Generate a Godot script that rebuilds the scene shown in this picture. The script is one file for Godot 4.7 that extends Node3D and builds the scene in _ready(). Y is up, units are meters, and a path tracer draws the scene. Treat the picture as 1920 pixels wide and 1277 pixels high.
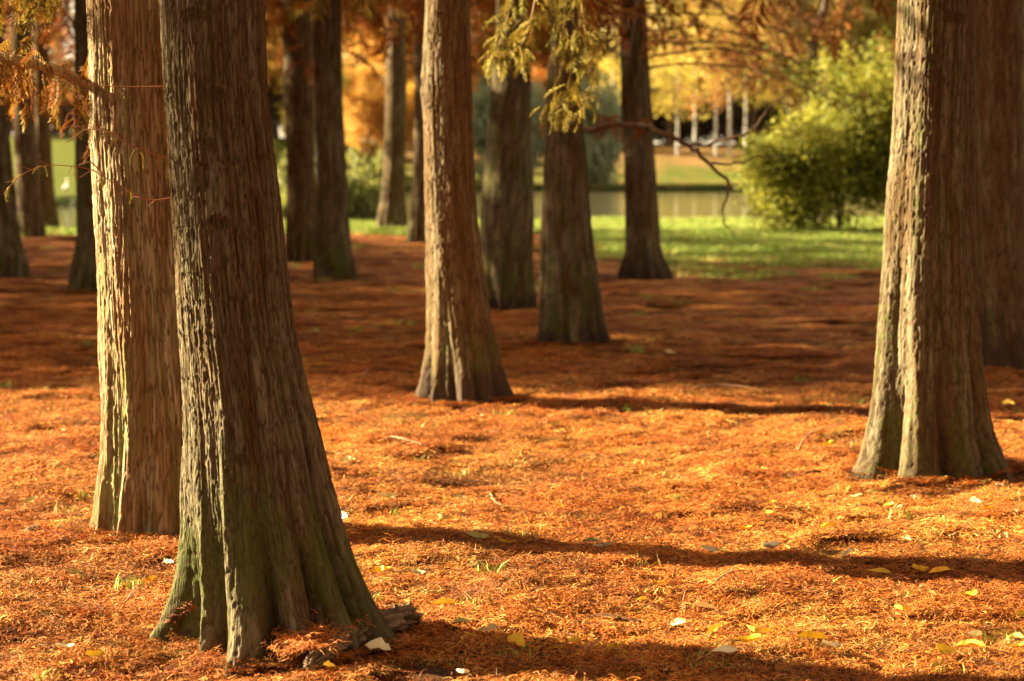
extends Node3D
# An autumn conifer grove by a park pond: fluted trunks on orange needle litter, low sun from the left and a little behind.
# x runs right, -z away from the camera; "d" below is the distance -z in metres.

var rng := RandomNumberGenerator.new()
var used := {}
var M := {}
var crowns := []          # shared crown shapes of the grove's conifers
var nz := {}

const LEAVES := [
	["W", 0.26, 11.20, 0.058], ["W", -0.81, 10.60, 0.055], ["W", -0.55, 9.48, 0.068], ["W", -0.71, 9.09, 0.042], ["W", -0.23, 9.53, 0.034], ["Y", 0.20, 9.35, 0.043],
	["T", -0.13, 8.33, 0.075], ["Y", -0.02, 8.28, 0.051], ["W", 0.31, 8.38, 0.052], ["W", 0.35, 8.28, 0.051], ["W", 0.38, 8.34, 0.039], ["Y", -0.46, 7.54, 0.053],
	["W", -0.34, 7.64, 0.043], ["W", -0.14, 7.78, 0.032], ["W", -0.31, 7.35, 0.028], ["Y", -0.22, 7.07, 0.082], ["Y", 0.51, 7.43, 0.073], ["Y", 0.44, 7.19, 0.037],
	["Y", -0.13, 6.65, 0.045], ["W", -0.07, 6.73, 0.052], ["Y", 0.02, 6.61, 0.089], ["Y", 0.14, 6.52, 0.040], ["Y", 0.19, 6.62, 0.041], ["Y", 0.32, 6.51, 0.044],
	["W", -0.40, 6.51, 0.094], ["W", -0.35, 6.97, 0.032], ["W", -0.15, 6.26, 0.032], ["T", -0.16, 6.83, 0.053], ["W", 0.54, 6.93, 0.039], ["W", 0.54, 8.49, 0.031],
	["W", 1.54, 9.63, 0.045], ["Y", 1.67, 9.50, 0.039], ["W", 2.05, 9.53, 0.044], ["W", 2.26, 10.00, 0.041], ["Y", 1.14, 9.42, 0.029], ["Y", 1.11, 9.20, 0.083],
	["Y", 1.60, 9.26, 0.029], ["W", 1.64, 9.09, 0.075], ["Y", 2.04, 9.20, 0.047], ["W", 2.15, 9.12, 0.033], ["Y", 1.30, 8.80, 0.077], ["Y", 1.52, 8.58, 0.035],
	["W", 1.56, 8.49, 0.035], ["Y", 0.95, 8.76, 0.045], ["W", 1.29, 8.22, 0.047], ["T", 1.21, 8.14, 0.059], ["W", 1.00, 8.22, 0.064], ["W", 0.75, 8.15, 0.055],
	["Y", 1.48, 7.84, 0.053], ["Y", 1.55, 7.76, 0.060], ["T", 1.33, 7.77, 0.068], ["W", 1.43, 7.44, 0.035], ["Y", 1.55, 7.27, 0.056], ["Y", 1.29, 7.08, 0.051],
	["Y", 1.67, 7.07, 0.044], ["W", 0.63, 7.08, 0.062], ["Y", 0.64, 6.75, 0.045], ["Y", 0.77, 6.70, 0.059], ["Y", 0.73, 6.63, 0.065], ["W", 0.65, 6.51, 0.054],
	["Y", 0.93, 6.63, 0.065], ["W", 0.97, 6.57, 0.061], ["W", 1.46, 6.71, 0.048], ["Y", 1.31, 6.56, 0.054], ["Y", 1.27, 6.35, 0.052], ["Y", 1.57, 6.62, 0.034],
	["Y", 1.54, 6.51, 0.044], ["Y", 1.41, 6.57, 0.061], ["W", 1.99, 8.63, 0.027], ["W", 1.95, 8.28, 0.026], ["W", 1.82, 9.71, 0.035], ["W", 1.16, 10.26, 0.032],
	["Y", 1.31, 11.11, 0.075], ["Y", 1.66, 11.30, 0.064], ["W", -2.47, 11.81, 0.055], ["W", -0.86, 10.83, 0.039], ["W", -1.62, 7.99, 0.037], ["W", -1.28, 8.01, 0.037],
	["Y", -1.27, 7.51, 0.074], ["W", -1.35, 6.46, 0.040], ["Y", -1.26, 6.42, 0.050], ["Y", -1.09, 6.72, 0.052], ["Y", -0.90, 6.56, 0.027], ["W", -0.95, 6.66, 0.034],
	["Y", -0.54, 7.11, 0.044], ["Y", -0.54, 6.27, 0.026], ["T", -1.58, 7.70, 0.060], ["W", -0.19, 12.60, 0.039], ["W", 0.52, 12.29, 0.044], ["Y", 2.09, 10.42, 0.048],
	["Y", 2.12, 10.35, 0.037], ["W", 1.24, 17.04, 0.070], ["T", -0.28, 8.78, 0.050], ["W", 1.33, 10.29, 0.037], ["Y", -0.66, 10.21, 0.042], ["T", -2.12, 9.48, 0.049],  # the farthest pale leaf stands in for a white scrap
	["T", 0.25, 12.42, 0.058], ["T", 0.73, 10.21, 0.053], ["Y", 3.08, 13.38, 0.062], ["W", 0.04, 7.56, 0.035],
]

# ---------------------------------------------------------------- naming
func numbered(called: String) -> String:
	used[called] = used.get(called, -1) + 1
	return called if used[called] == 0 else "%s_%03d" % [called, used[called]]

func tag(o: Node, label := "", category := "", group := "", kind := "") -> Node:
	if label: o.set_meta("label", label)
	if category: o.set_meta("category", category)
	if group: o.set_meta("group", group)
	if kind: o.set_meta("kind", kind)
	return o

func base(called: String, at: Vector3, turn := 0.0) -> Node3D:
	var o := Node3D.new()
	o.name = numbered(called)
	add_child(o)
	o.position = at
	o.rotation.y = turn
	return o

func part(called: String, mesh: Mesh, mat: Material, parent: Node) -> MeshInstance3D:
	var o := MeshInstance3D.new()
	o.name = called if parent != self else numbered(called)
	o.mesh = mesh
	o.material_override = mat
	parent.add_child(o, true)
	return o

# ---------------------------------------------------------------- mesh builder
class Shape:
	var v := PackedVector3Array()
	var n := PackedVector3Array()
	var c := PackedColorArray()
	var uv := PackedVector2Array()
	var i := PackedInt32Array()

	func tri(a: Vector3, b: Vector3, e: Vector3, col: Color) -> void:
		var k := v.size()
		var nn := (e - a).cross(b - a).normalized()
		v.append_array([a, b, e]); n.append_array([nn, nn, nn]); c.append_array([col, col, col])
		i.append_array([k, k + 1, k + 2])

	func quad(a: Vector3, b: Vector3, e: Vector3, f: Vector3, col: Color) -> void:
		var k := v.size()
		var nn := (e - a).cross(b - a).normalized()
		v.append_array([a, b, e, f]); n.append_array([nn, nn, nn, nn]); c.append_array([col, col, col, col])
		i.append_array([k, k + 1, k + 2, k, k + 2, k + 3])

	# a tapering ribbon along points
	func ribbon(p: Array, w: float, up: Vector3, col: Color) -> void:
		for k in p.size() - 1:
			var t: Vector3 = (p[k + 1] - p[k]).normalized()
			var s := t.cross(up).normalized()
			var f0 := 1.0 - 0.6 * float(k) / (p.size() - 1)
			var f1 := 1.0 - 0.6 * float(k + 1) / (p.size() - 1)
			quad(p[k] - s * w * f0, p[k] + s * w * f0, p[k + 1] + s * w * f1, p[k + 1] - s * w * f1, col)

	# a round branch along points; radii per point
	func tube(p: Array, r: Array, sides: int, col: Color) -> void:
		var k0 := v.size()
		var x := Vector3.ZERO
		for k in p.size():
			var t: Vector3 = ((p[min(k + 1, p.size() - 1)] as Vector3) - (p[max(k - 1, 0)] as Vector3)).normalized()
			if k == 0:
				x = t.cross(Vector3(0.31, 0.2, 0.93)).normalized()
			x = (x - t * x.dot(t)).normalized()
			var y := t.cross(x)
			for s in sides:
				var a := TAU * s / sides
				var o := x * cos(a) + y * sin(a)
				v.append(p[k] + o * r[k]); n.append(o); c.append(col)
		for k in p.size() - 1:
			for s in sides:
				var a := k0 + k * sides + s
				var b := k0 + k * sides + (s + 1) % sides
				i.append_array([a, a + sides, b, b, a + sides, b + sides])

	# another mesh's surface, placed and tinted
	func add(arr: Array, xf: Transform3D, tint: Color) -> void:
		var k := v.size()
		v.append_array(xf * (arr[Mesh.ARRAY_VERTEX] as PackedVector3Array))
		n.append_array(Transform3D(xf.basis.orthonormalized(), Vector3.ZERO) * (arr[Mesh.ARRAY_NORMAL] as PackedVector3Array))
		for q: Color in arr[Mesh.ARRAY_COLOR]: c.append(q * tint)
		for q: int in arr[Mesh.ARRAY_INDEX]: i.append(q + k)

	func done() -> ArrayMesh:
		var arr := []
		arr.resize(Mesh.ARRAY_MAX)
		arr[Mesh.ARRAY_VERTEX] = v
		arr[Mesh.ARRAY_NORMAL] = n
		arr[Mesh.ARRAY_COLOR] = c
		if uv.size() == v.size(): arr[Mesh.ARRAY_TEX_UV] = uv
		arr[Mesh.ARRAY_INDEX] = i
		var m := ArrayMesh.new()
		m.add_surface_from_arrays(Mesh.PRIMITIVE_TRIANGLES, arr)
		return m

func smooth_path(p: Array, steps: int) -> Array:
	var o := []
	for k in p.size() - 1:
		var a: Vector3 = p[max(k - 1, 0)]
		var e: Vector3 = p[min(k + 2, p.size() - 1)]
		for s in steps:
			o.append((p[k] as Vector3).cubic_interpolate(p[k + 1], a, e, float(s) / steps))
	o.append(p[-1])
	return o

func taper(count: int, r0: float, r1: float) -> Array:
	var o := []
	for k in count: o.append(lerpf(r0, r1, float(k) / (count - 1)))
	return o

# a MultiMesh from transforms and colours
func copies(mesh: Mesh, xf: Array, col: PackedColorArray) -> MultiMesh:
	var m := MultiMesh.new()
	m.transform_format = MultiMesh.TRANSFORM_3D
	m.use_colors = true
	m.mesh = mesh
	m.instance_count = xf.size()
	var buf := PackedFloat32Array()
	buf.resize(xf.size() * 16)
	for k in xf.size():
		var t: Transform3D = xf[k]
		var b := t.basis
		var o := k * 16
		buf[o] = b.x.x; buf[o + 1] = b.y.x; buf[o + 2] = b.z.x; buf[o + 3] = t.origin.x
		buf[o + 4] = b.x.y; buf[o + 5] = b.y.y; buf[o + 6] = b.z.y; buf[o + 7] = t.origin.y
		buf[o + 8] = b.x.z; buf[o + 9] = b.y.z; buf[o + 10] = b.z.z; buf[o + 11] = t.origin.z
		buf[o + 12] = col[k].r; buf[o + 13] = col[k].g; buf[o + 14] = col[k].b; buf[o + 15] = 1.0
	m.buffer = buf
	return m

func many(called: String, mm: MultiMesh, mat: Material, parent: Node) -> MultiMeshInstance3D:
	var o := MultiMeshInstance3D.new()
	o.name = called if parent != self else numbered(called)
	o.multimesh = mm
	o.material_override = mat
	parent.add_child(o, true)
	return o

func noise(kind: int, freq: float, sd: int, oct := 1) -> FastNoiseLite:
	var f := FastNoiseLite.new()
	f.noise_type = kind
	f.frequency = freq
	f.seed = sd
	f.fractal_type = FastNoiseLite.FRACTAL_FBM if oct > 1 else FastNoiseLite.FRACTAL_NONE
	f.fractal_octaves = oct
	return f

# ---------------------------------------------------------------- materials
func plain(c: Color, rough := 0.85, spec := 0.3) -> StandardMaterial3D:
	var m := StandardMaterial3D.new()
	m.albedo_color = c
	m.vertex_color_use_as_albedo = true
	m.roughness = rough
	m.metallic_specular = spec
	m.cull_mode = BaseMaterial3D.CULL_DISABLED
	return m

func leafy(through: Color, rough := 0.65) -> StandardMaterial3D:
	var m := plain(Color.WHITE, rough, 0.3)
	m.backlight_enabled = true
	m.backlight = through
	return m

func make_materials() -> void:
	# bark: colour in the vertices, fine fibres as relief
	var bark := plain(Color.WHITE, 0.9, 0.2)
	var fi := noise(FastNoiseLite.TYPE_SIMPLEX_SMOOTH, 0.03, 5, 4).get_seamless_image(512, 512)
	bark.uv1_triplanar = true
	bark.uv1_scale = Vector3(9, 1.6, 9)
	bark.heightmap_enabled = true
	bark.heightmap_texture = ImageTexture.create_from_image(fi)
	bark.heightmap_scale = 0.5
	M.bark = bark
	M.twig = plain(Color.WHITE, 0.8, 0.3)
	M.needles = leafy(Color(0.75, 0.7, 0.6))
	M.leaf = leafy(Color(0.9, 0.88, 0.75))
	M.dry = leafy(Color(0.45, 0.42, 0.35), 0.7)
	M.dry.metallic_specular = 0.35
	M.grass = leafy(Color(0.5, 0.55, 0.4))
	M.fallen = leafy(Color(0.35, 0.33, 0.2), 0.5)
	# ground: colour in the vertices times a texture of criss-crossing needles
	var size := 1024
	var im := Image.create(size, size, false, Image.FORMAT_RGB8)
	var hi := Image.create(size, size, false, Image.FORMAT_RGB8)
	im.fill(Color(0.55, 0.52, 0.5))
	hi.fill(Color(0.1, 0.1, 0.1))
	var r := RandomNumberGenerator.new()
	r.seed = 77
	var total := 9000
	for k in total:
		var p := Vector2(r.randf() * size, r.randf() * size)
		var a := r.randf() * TAU
		var bend := r.randf_range(-0.05, 0.05)
		var t := r.randf()
		var col := Color(0.62, 0.55, 0.5).lerp(Color(1, 0.98, 0.95), t * r.randf_range(0.4, 1.0))
		if r.randf() < 0.15: col = Color(0.5, 0.42, 0.38)
		var hh := 0.15 + 0.8 * k / total
		for s in r.randi_range(14, 46):
			p += Vector2(cos(a), sin(a))
			a += bend
			var x := posmod(int(p.x), size)
			var y := posmod(int(p.y), size)
			im.set_pixel(x, y, col)
			im.set_pixel((x + 1) % size, y, col)
			im.set_pixel(x, (y + 1) % size, col)
			hi.set_pixel(x, y, Color(hh, hh, hh))
			hi.set_pixel((x + 1) % size, y, Color(hh, hh, hh))
			hi.set_pixel(x, (y + 1) % size, Color(hh, hh, hh))
	var g := plain(Color.WHITE, 0.95, 0.15)
	g.albedo_texture = ImageTexture.create_from_image(im)
	g.heightmap_enabled = true
	g.heightmap_texture = ImageTexture.create_from_image(hi)
	g.heightmap_scale = 0.6
	M.ground = g
	# pond
	var w := StandardMaterial3D.new()
	w.albedo_color = Color(0.38, 0.36, 0.28)
	w.roughness = 0.04
	w.metallic_specular = 0.9
	var wn := noise(FastNoiseLite.TYPE_SIMPLEX_SMOOTH, 0.02, 9, 3).get_seamless_image(512, 512)
	w.uv1_triplanar = true
	w.uv1_world_triplanar = true
	w.uv1_scale = Vector3(0.12, 0.12, 0.5)
	w.heightmap_enabled = true
	w.heightmap_texture = ImageTexture.create_from_image(wn)
	w.heightmap_scale = 0.3
	M.water = w
	var s := StandardMaterial3D.new()
	s.albedo_color = Color(0.55, 0.53, 0.55)
	s.roughness = 0.9
	M.path = s

# ---------------------------------------------------------------- terrain
func shore_near(x: float) -> float:
	return 59.0 - 8.0 * smoothstep(-3.0, -10.0, x) + 0.7 * nz.lay.get_noise_2d(x * 0.15, 3.0)

func shore_far(x: float) -> float:
	return 147.0 - 55.0 * smoothstep(-8.0, -19.0, x) + 1.5 * nz.lay.get_noise_2d(x * 0.08, 40.0)

func land(x: float, d: float) -> float:
	var h: float = 0.030 * nz.lay.get_noise_2d(x * 1.6, d * 1.6) + 0.05 * nz.lay.get_noise_2d(x * 0.25, d * 0.25)
	if d < 22.0:
		h += 0.012 * nz.fine.get_noise_2d(x * 6.0, d * 6.0)
	var a := shore_near(x)
	var b := shore_far(x)
	if d > a - 1.0:
		h = lerpf(h, -0.8, smoothstep(a - 1.0, a + 2.0, d))
	if d > b:
		var e := d - b
		h = lerpf(-0.8, 0.12, smoothstep(0.0, 0.9, e)) + 2.9 * smoothstep(0.0, 46.0, e) + 0.008 * e + 0.1 * nz.lay.get_noise_2d(x * 0.1, d * 0.1)
	return h

# how much grass grows at a place, 0 to 1
func grassy(x: float, d: float) -> float:
	var g := smoothstep(45.5, 48.0, d)
	g = maxf(g, smoothstep(0.2, 2.5, x) * smoothstep(24.0, 42.0, d + 2.5 * nz.lay.get_noise_2d(x * 0.5, d * 0.3)))
	g = maxf(g, 0.22 * smoothstep(0.4, 1.4, x) * smoothstep(14.5, 17.0, d) * (0.6 + 0.6 * nz.lay.get_noise_2d(x * 0.7, d * 0.35)))
	g = maxf(g, 0.25 * smoothstep(0.35, 0.6, nz.lay.get_noise_2d(x * 0.9 + 50.0, d * 0.6)))
	return clampf(g, 0.0, 1.0)

# bare soil showing through
func bare(x: float, d: float) -> float:
	var wob: float = 0.10 * nz.fine.get_noise_2d(x * 5.0, d * 5.0)
	var s := 1.0 - smoothstep(0.06, 0.20, Vector2((x + 0.25) * 0.8, (d - 6.36) * 1.3).length() + wob)
	s = maxf(s, 1.0 - smoothstep(0.15, 0.32, Vector2((x - 2.42) * 0.9, (d - 10.15) * 1.1).length() + wob))
	return s

func steps_between(list: Array) -> Array:
	# [from, to, step, from-to-step ...] as one rising list
	var o := []
	for s in list:
		var v: float = s[0]
		while v < s[1] - s[2] * 0.5:
			o.append(v)
			v += s[2]
	return o

func build_ground() -> void:
	var ds := steps_between([[-60, -4, 4.0], [-4, 4, 0.5], [4, 17.5, 0.035], [17.5, 30, 0.12], [30, 64, 0.4], [64, 84, 2.0], [84, 96, 0.7], [96, 142, 2.0], [142, 152, 0.35], [152, 210, 2.0], [210, 460, 25.0]])
	var half := steps_between([[0.0, 3.6, 0.04], [3.6, 13.0, 0.25], [13.0, 60.0, 1.5], [60.0, 420.0, 30.0]])
	var xs := []
	for k in range(half.size() - 1, 0, -1): xs.append(-half[k])
	xs.append_array(half)
	var s := Shape.new()
	var nx := xs.size()
	var nd := ds.size()
	for d: float in ds:
		for x: float in xs:
			var h := land(x, d)
			s.v.append(Vector3(x, h, -d))
			s.uv.append(Vector2(x, d) * 1.1)
			var g := grassy(x, d)
			var t: float = nz.lay.get_noise_2d(x * 0.8, d * 0.8) * 0.5 + 0.5
			var col := Color(0.26, 0.070, 0.014).lerp(Color(0.34, 0.110, 0.022), t)
			var gr := Color(0.25, 0.33, 0.065).lerp(Color(0.30, 0.36, 0.08), t)
			if d > 100.0 or d > shore_far(x):
				gr = Color(0.22, 0.29, 0.055).lerp(Color(0.50, 0.34, 0.15), smoothstep(-15.0, -7.0, x) * smoothstep(0.35, 0.75, t + 0.5 * smoothstep(12.0, 30.0, d - shore_far(x)) - 0.1))
			col = col.lerp(gr, g)
			col = col.lerp(Color(0.19, 0.115, 0.075), bare(x, d))
			if h < -0.1: col = Color(0.05, 0.045, 0.025)
			s.c.append(col)
	s.n.resize(s.v.size())
	for j in nd:
		for k in nx:
			var a := s.v[j * nx + mini(k + 1, nx - 1)] - s.v[j * nx + maxi(k - 1, 0)]
			var b := s.v[mini(j + 1, nd - 1) * nx + k] - s.v[maxi(j - 1, 0) * nx + k]
			s.n[j * nx + k] = a.cross(b).normalized()
	for j in nd - 1:
		for k in nx - 1:
			var a := j * nx + k
			s.i.append_array([a, a + nx, a + 1, a + 1, a + nx, a + nx + 1])
	tag(part("ground", s.done(), M.ground, self), "", "", "", "structure")
	# pond surface
	var w := Shape.new()
	w.quad(Vector3(-160, -0.22, -46), Vector3(-160, -0.22, -160), Vector3(160, -0.22, -160), Vector3(160, -0.22, -46), Color.WHITE)
	tag(part("pond_water", w.done(), M.water, self), "", "", "", "structure")
	# pale path on the far left bank
	var p := Shape.new()
	for k in 30:
		var x0 := -70.0 + k * 2.0
		var c0 := _path_d(x0)
		var c1 := _path_d(x0 + 2.0)
		p.quad(Vector3(x0, land(x0, c0 - 1.5) + 0.10, -(c0 - 1.5)), Vector3(x0, land(x0, c0 + 1.5) + 0.10, -(c0 + 1.5)), Vector3(x0 + 2.0, land(x0 + 2.0, c1 + 1.5) + 0.10, -(c1 + 1.5)), Vector3(x0 + 2.0, land(x0 + 2.0, c1 - 1.5) + 0.10, -(c1 - 1.5)), Color.WHITE)
	tag(part("far_path", p.done(), M.path, self), "", "", "", "structure")

func _path_d(x: float) -> float:
	return shore_far(x) + 50.0

# ---------------------------------------------------------------- trunks
func profile_at(p: Array, h: float) -> Vector2:
	if h <= p[0][0]:
		var e: float = p[0][0] - h
		return Vector2(p[0][1], p[0][2] * (1.0 + 0.8 * e))
	for k in p.size() - 1:
		if h <= p[k + 1][0]:
			var a: Array = p[max(k - 1, 0)]
			var b: Array = p[k]
			var c: Array = p[k + 1]
			var e: Array = p[min(k + 2, p.size() - 1)]
			var w: float = (h - b[0]) / (c[0] - b[0])
			var tt: float = c[0] - b[0]
			return Vector2(cubic_interpolate_in_time(b[1], c[1], a[1], e[1], w, tt, a[0] - b[0] - 1e-4, e[0] - b[0] + 1e-4), cubic_interpolate_in_time(b[2], c[2], a[2], e[2], w, tt, a[0] - b[0] - 1e-4, e[0] - b[0] + 1e-4))
	return Vector2(p[-1][1], p[-1][2])

# o: na rings' vertices, dh fine step, hf fine height, lobes [[degrees, width, strength]], g0/gd fluting at the foot and its fade height, depth of furrows, plate width,
# moss 0..1, red 0..1, stain height, knots [[degrees, height, size]]
func trunk_mesh(prof: Array, top: float, o: Dictionary) -> ArrayMesh:
	var p := prof.duplicate()
	var last: Array = p[-1]
	p.append([last[0] + 2.0, last[1], last[2] * 0.93])
	p.append([top * 0.6, last[1], last[2] * 0.62])
	p.append([top, last[1], 0.02])
	var hs := []
	var h := -0.14
	while h < o.hf:
		hs.append(h)
		h += o.dh
	while h < top:
		hs.append(h)
		h += 0.25 if h < 8.0 else 0.6
	hs.append(top)
	var na: int = o.na
	var sd: int = o.get("seed", 1)
	var cell := noise(FastNoiseLite.TYPE_CELLULAR, 1.0, sd)
	cell.cellular_return_type = FastNoiseLite.RETURN_DISTANCE2_SUB
	cell.cellular_distance_function = FastNoiseLite.DISTANCE_EUCLIDEAN
	cell.cellular_jitter = 1.0
	var warp := noise(FastNoiseLite.TYPE_SIMPLEX_SMOOTH, 1.0, sd + 1)
	var fib := noise(FastNoiseLite.TYPE_SIMPLEX_SMOOTH, 1.0, sd + 2, 2)
	var blot := noise(FastNoiseLite.TYPE_SIMPLEX_SMOOTH, 1.0, sd + 3, 2)
	var R0: float = p[p.size() / 2 - 1][2]
	var fu: float = R0 / o.plate
	var fv: float = 1.0 / (o.plate * o.get("stretch", 6.5))
	var depth: float = o.depth
	var s := Shape.new()
	var lob: Array = o.lobes
	var knots: Array = o.get("knots", [])
	# lobe strengths per angle
	var L := PackedFloat32Array()
	L.resize(na)
	var sp: float = o.get("twist", 0.0)
	var moss: float = o.get("moss", 0.2)
	var red: float = o.get("red", 0.4)
	var stain: float = o.get("stain", 0.0)
	var lit_tone: float = o.get("lit_tone", 0.5)      # bark brightness per tree, painting how lit or shaded the trunk looks
	var moss_low: float = o.get("moss_low", 0.6)
	for hh: float in hs:
		var pr := profile_at(p, hh)
		var g: float = o.g0 * exp(-maxf(hh, 0.0) / o.gd) + o.get("g1", 0.03)
		var fl: float = 1.0 if hh < o.hf else 0.5
		for k in na:
			var th := TAU * k / na
			var ct := cos(th)
			var st := sin(th)
			var wl := warp.get_noise_3d(ct * 2.2, hh * 1.1, st * 2.2)
			var best := 0.0
			for q in lob:
				var da: float = wrapf(th - deg_to_rad(q[0]) + sp * hh + 0.16 * wl, -PI, PI) / q[1]
				var e: float = exp(-da * da) * q[2]
				best = maxf(best, e)
			var r := pr.y * (1.0 - g * (1.0 - best))
			r *= 1.0 + 0.025 * warp.get_noise_3d(ct * 1.2 + 9.0, hh * 1.7, st * 1.2)
			# bark
			var w1 := warp.get_noise_3d(ct * 4.0, hh * 5.0, st * 4.0 + 20.0) * 0.35
			var bx := ct * fu + w1
			var bz := st * fu + w1 * 0.7
			var cv := minf(cell.get_noise_3d(bx, hh * fv, bz) + 1.0, 0.12 + 0.75 * (cell.get_noise_3d(bz * 0.62 + 40.0, hh * fv * 0.45, bx * 0.62) + 1.0))
			var plate := smoothstep(0.0, 0.19, cv)
			var fb := fib.get_noise_3d(ct * fu * 3.2, hh * fv * 1.3, st * fu * 3.2)
			var lay := blot.get_noise_3d(ct * fu * 0.5 + 7.0, hh * 2.2, st * fu * 0.5)
			var bump := depth * fl * ((plate - 0.8) * (0.8 + 0.5 * lay) + 0.42 * (0.3 - absf(fb)))
			var strip := fib.get_noise_3d(ct * fu * 0.9 + 3.0, hh * fv * 0.22, st * fu * 0.9)
			bump += depth * fl * (0.38 * smoothstep(-0.05, 0.05, strip) + 0.28 * smoothstep(0.17, 0.24, strip) - 0.3)
			var dark := 0.0
			for q in knots:
				var da: float = wrapf(th - deg_to_rad(q[0]), -PI, PI) * pr.y / (q[2] * 1.9)
				var dv: float = (hh - q[1]) / q[2]
				var rr: float = da * da + dv * dv
				if rr < 5.0:
					bump += q[2] * 0.30 * exp(-rr * 0.7) - q[2] * 0.30 * exp(-rr * 3.0)
					bump += depth * 0.35 * sin(sqrt(rr) * 9.0 + fb * 2.0) * exp(-rr)
					if rr < 0.55 + 0.9 * fb + 0.4 * lay: dark = 1.0
			r += bump
			s.v.append(Vector3(pr.x + ct * r, hh, st * r))
			# colour: grey-tan weathered bark, red fibres, green algae and moss in patches
			var t := clampf(0.5 + 0.9 * lay + 0.35 * fb, 0.0, 1.0)
			var col := Color(0.105, 0.078, 0.034).lerp(Color(0.330, 0.272, 0.180), t)
			var rd := smoothstep(0.75 - red, 1.15 - red, 0.5 + 0.6 * blot.get_noise_3d(ct * 2.4, hh * 0.9, st * 2.4 + 31.0) + 0.3 * fb)
			col = col.lerp(Color(0.15, 0.068, 0.026), rd * 0.6)
			# red-brown inner bark in the cracks, darkened further to deepen their shade
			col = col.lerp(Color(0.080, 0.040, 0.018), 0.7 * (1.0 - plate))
			var mo := 0.5 + 0.75 * blot.get_noise_3d(ct * 1.6 + 60.0, hh * 1.4, st * 1.6) + 0.35 * fb + moss_low * (exp(-pow((hh - 0.28) / 0.28, 2.0)) - 0.5)
			mo = smoothstep(1.0 - moss, 1.5 - moss, mo + 0.35 * (plate - 0.5) + 0.5 * fib.get_noise_3d(ct * fu * 5.0, hh * 30.0, st * fu * 5.0))
			col = col.lerp(Color(0.105, 0.125, 0.024), mo * 0.75)
			if stain > 0.0:
				# damp, soot-dark foot with a ragged upper outline, as on the trunks by the pond
				var edge := stain * (1.0 + 0.9 * fib.get_noise_3d(ct * fu * 0.8, 3.0, st * fu * 0.8) + 0.3 * warp.get_noise_3d(ct * 3.0, 1.0, st * 3.0))
				if hh < edge: col = col.lerp(Color(0.085, 0.052, 0.045), 0.8)
			if dark > 0.0:
				col = Color(0.125, 0.082, 0.048)
			col = col * lit_tone
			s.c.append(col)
	var nr := hs.size()
	s.n.resize(s.v.size())
	for j in nr:
		var j0 := maxi(j - 1, 0) * na
		var j1 := mini(j + 1, nr - 1) * na
		for k in na:
			var a := s.v[j * na + (k + 1) % na] - s.v[j * na + (k + na - 1) % na]
			var b := s.v[j1 + k] - s.v[j0 + k]
			s.n[j * na + k] = b.cross(a).normalized()
	for j in nr - 1:
		for k in na:
			var a := j * na + k
			var b := j * na + (k + 1) % na
			s.i.append_array([a, b, a + na, b, b + na, a + na])
	return s.done()

# ---------------------------------------------------------------- foliage pieces
# a drooping feathery spray: a stalk with leaflets in two rows
func spray_mesh(length: float, pairs: int, leaf: float, width: float, droop: float, r: RandomNumberGenerator) -> ArrayMesh:
	var s := Shape.new()
	var pts := []
	for k in 5:
		var t := k / 4.0
		pts.append(Vector3(length * t * (1.0 - 0.25 * t * droop), -droop * length * t * t * 0.7, 0.0))
	s.ribbon(pts, width * 0.45, Vector3.UP, Color(0.9, 0.8, 0.7))
	for k in pairs:
		var t := (k + 0.7) / pairs
		var p: Vector3 = (pts[0] as Vector3).lerp(pts[4], t)
		p.y = -droop * length * t * t * 0.7
		var ll := leaf * (0.55 + 0.9 * sin(PI * (0.12 + 0.8 * t))) * r.randf_range(0.75, 1.1)
		for side in [-1.0, 1.0]:
			var dir := Vector3(r.randf_range(0.3, 0.8), r.randf_range(-0.7, 0.1), side).normalized()
			var mid := p + dir * ll * 0.55
			var tip := p + dir * ll + Vector3(0.1, -0.25, 0) * ll
			var wv := dir.cross(Vector3(r.randf_range(-0.4, 0.4), 1, 0)).normalized() * width * 0.5
			var v := r.randf_range(0.75, 1.1)
			s.quad(p, mid - wv, tip, mid + wv, Color(v, v, v))
	return s.done()

# a loose handful of curled dry needles
func tuft_mesh(radius: float, count: int, len0: float, len1: float, width: float, rise: float, r: RandomNumberGenerator) -> ArrayMesh:
	var s := Shape.new()
	for k in count:
		var a := r.randf() * TAU
		var p := Vector3(cos(a), 0, sin(a)) * radius * sqrt(r.randf())
		p.y = r.randf() * rise
		var yaw := r.randf() * TAU
		var ll := r.randf_range(len0, len1)
		var turn := r.randf_range(-1.6, 1.6)
		var up := r.randf_range(-0.2, 0.55)
		var pts := [p]
		for q in 3:
			var dir := Vector3(cos(yaw), up, sin(yaw)).normalized()
			p += dir * ll / 3.0
			yaw += turn / 3.0
			up -= 0.35
			pts.append(p)
		var v := r.randf_range(0.6, 1.25)
		s.ribbon(pts, width * r.randf_range(0.7, 1.3), Vector3(r.randf_range(-0.6, 0.6), 1, r.randf_range(-0.6, 0.6)).normalized(), Color(v, v * r.randf_range(0.85, 1.1), v * r.randf_range(0.8, 1.1)))
	return s.done()

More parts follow.
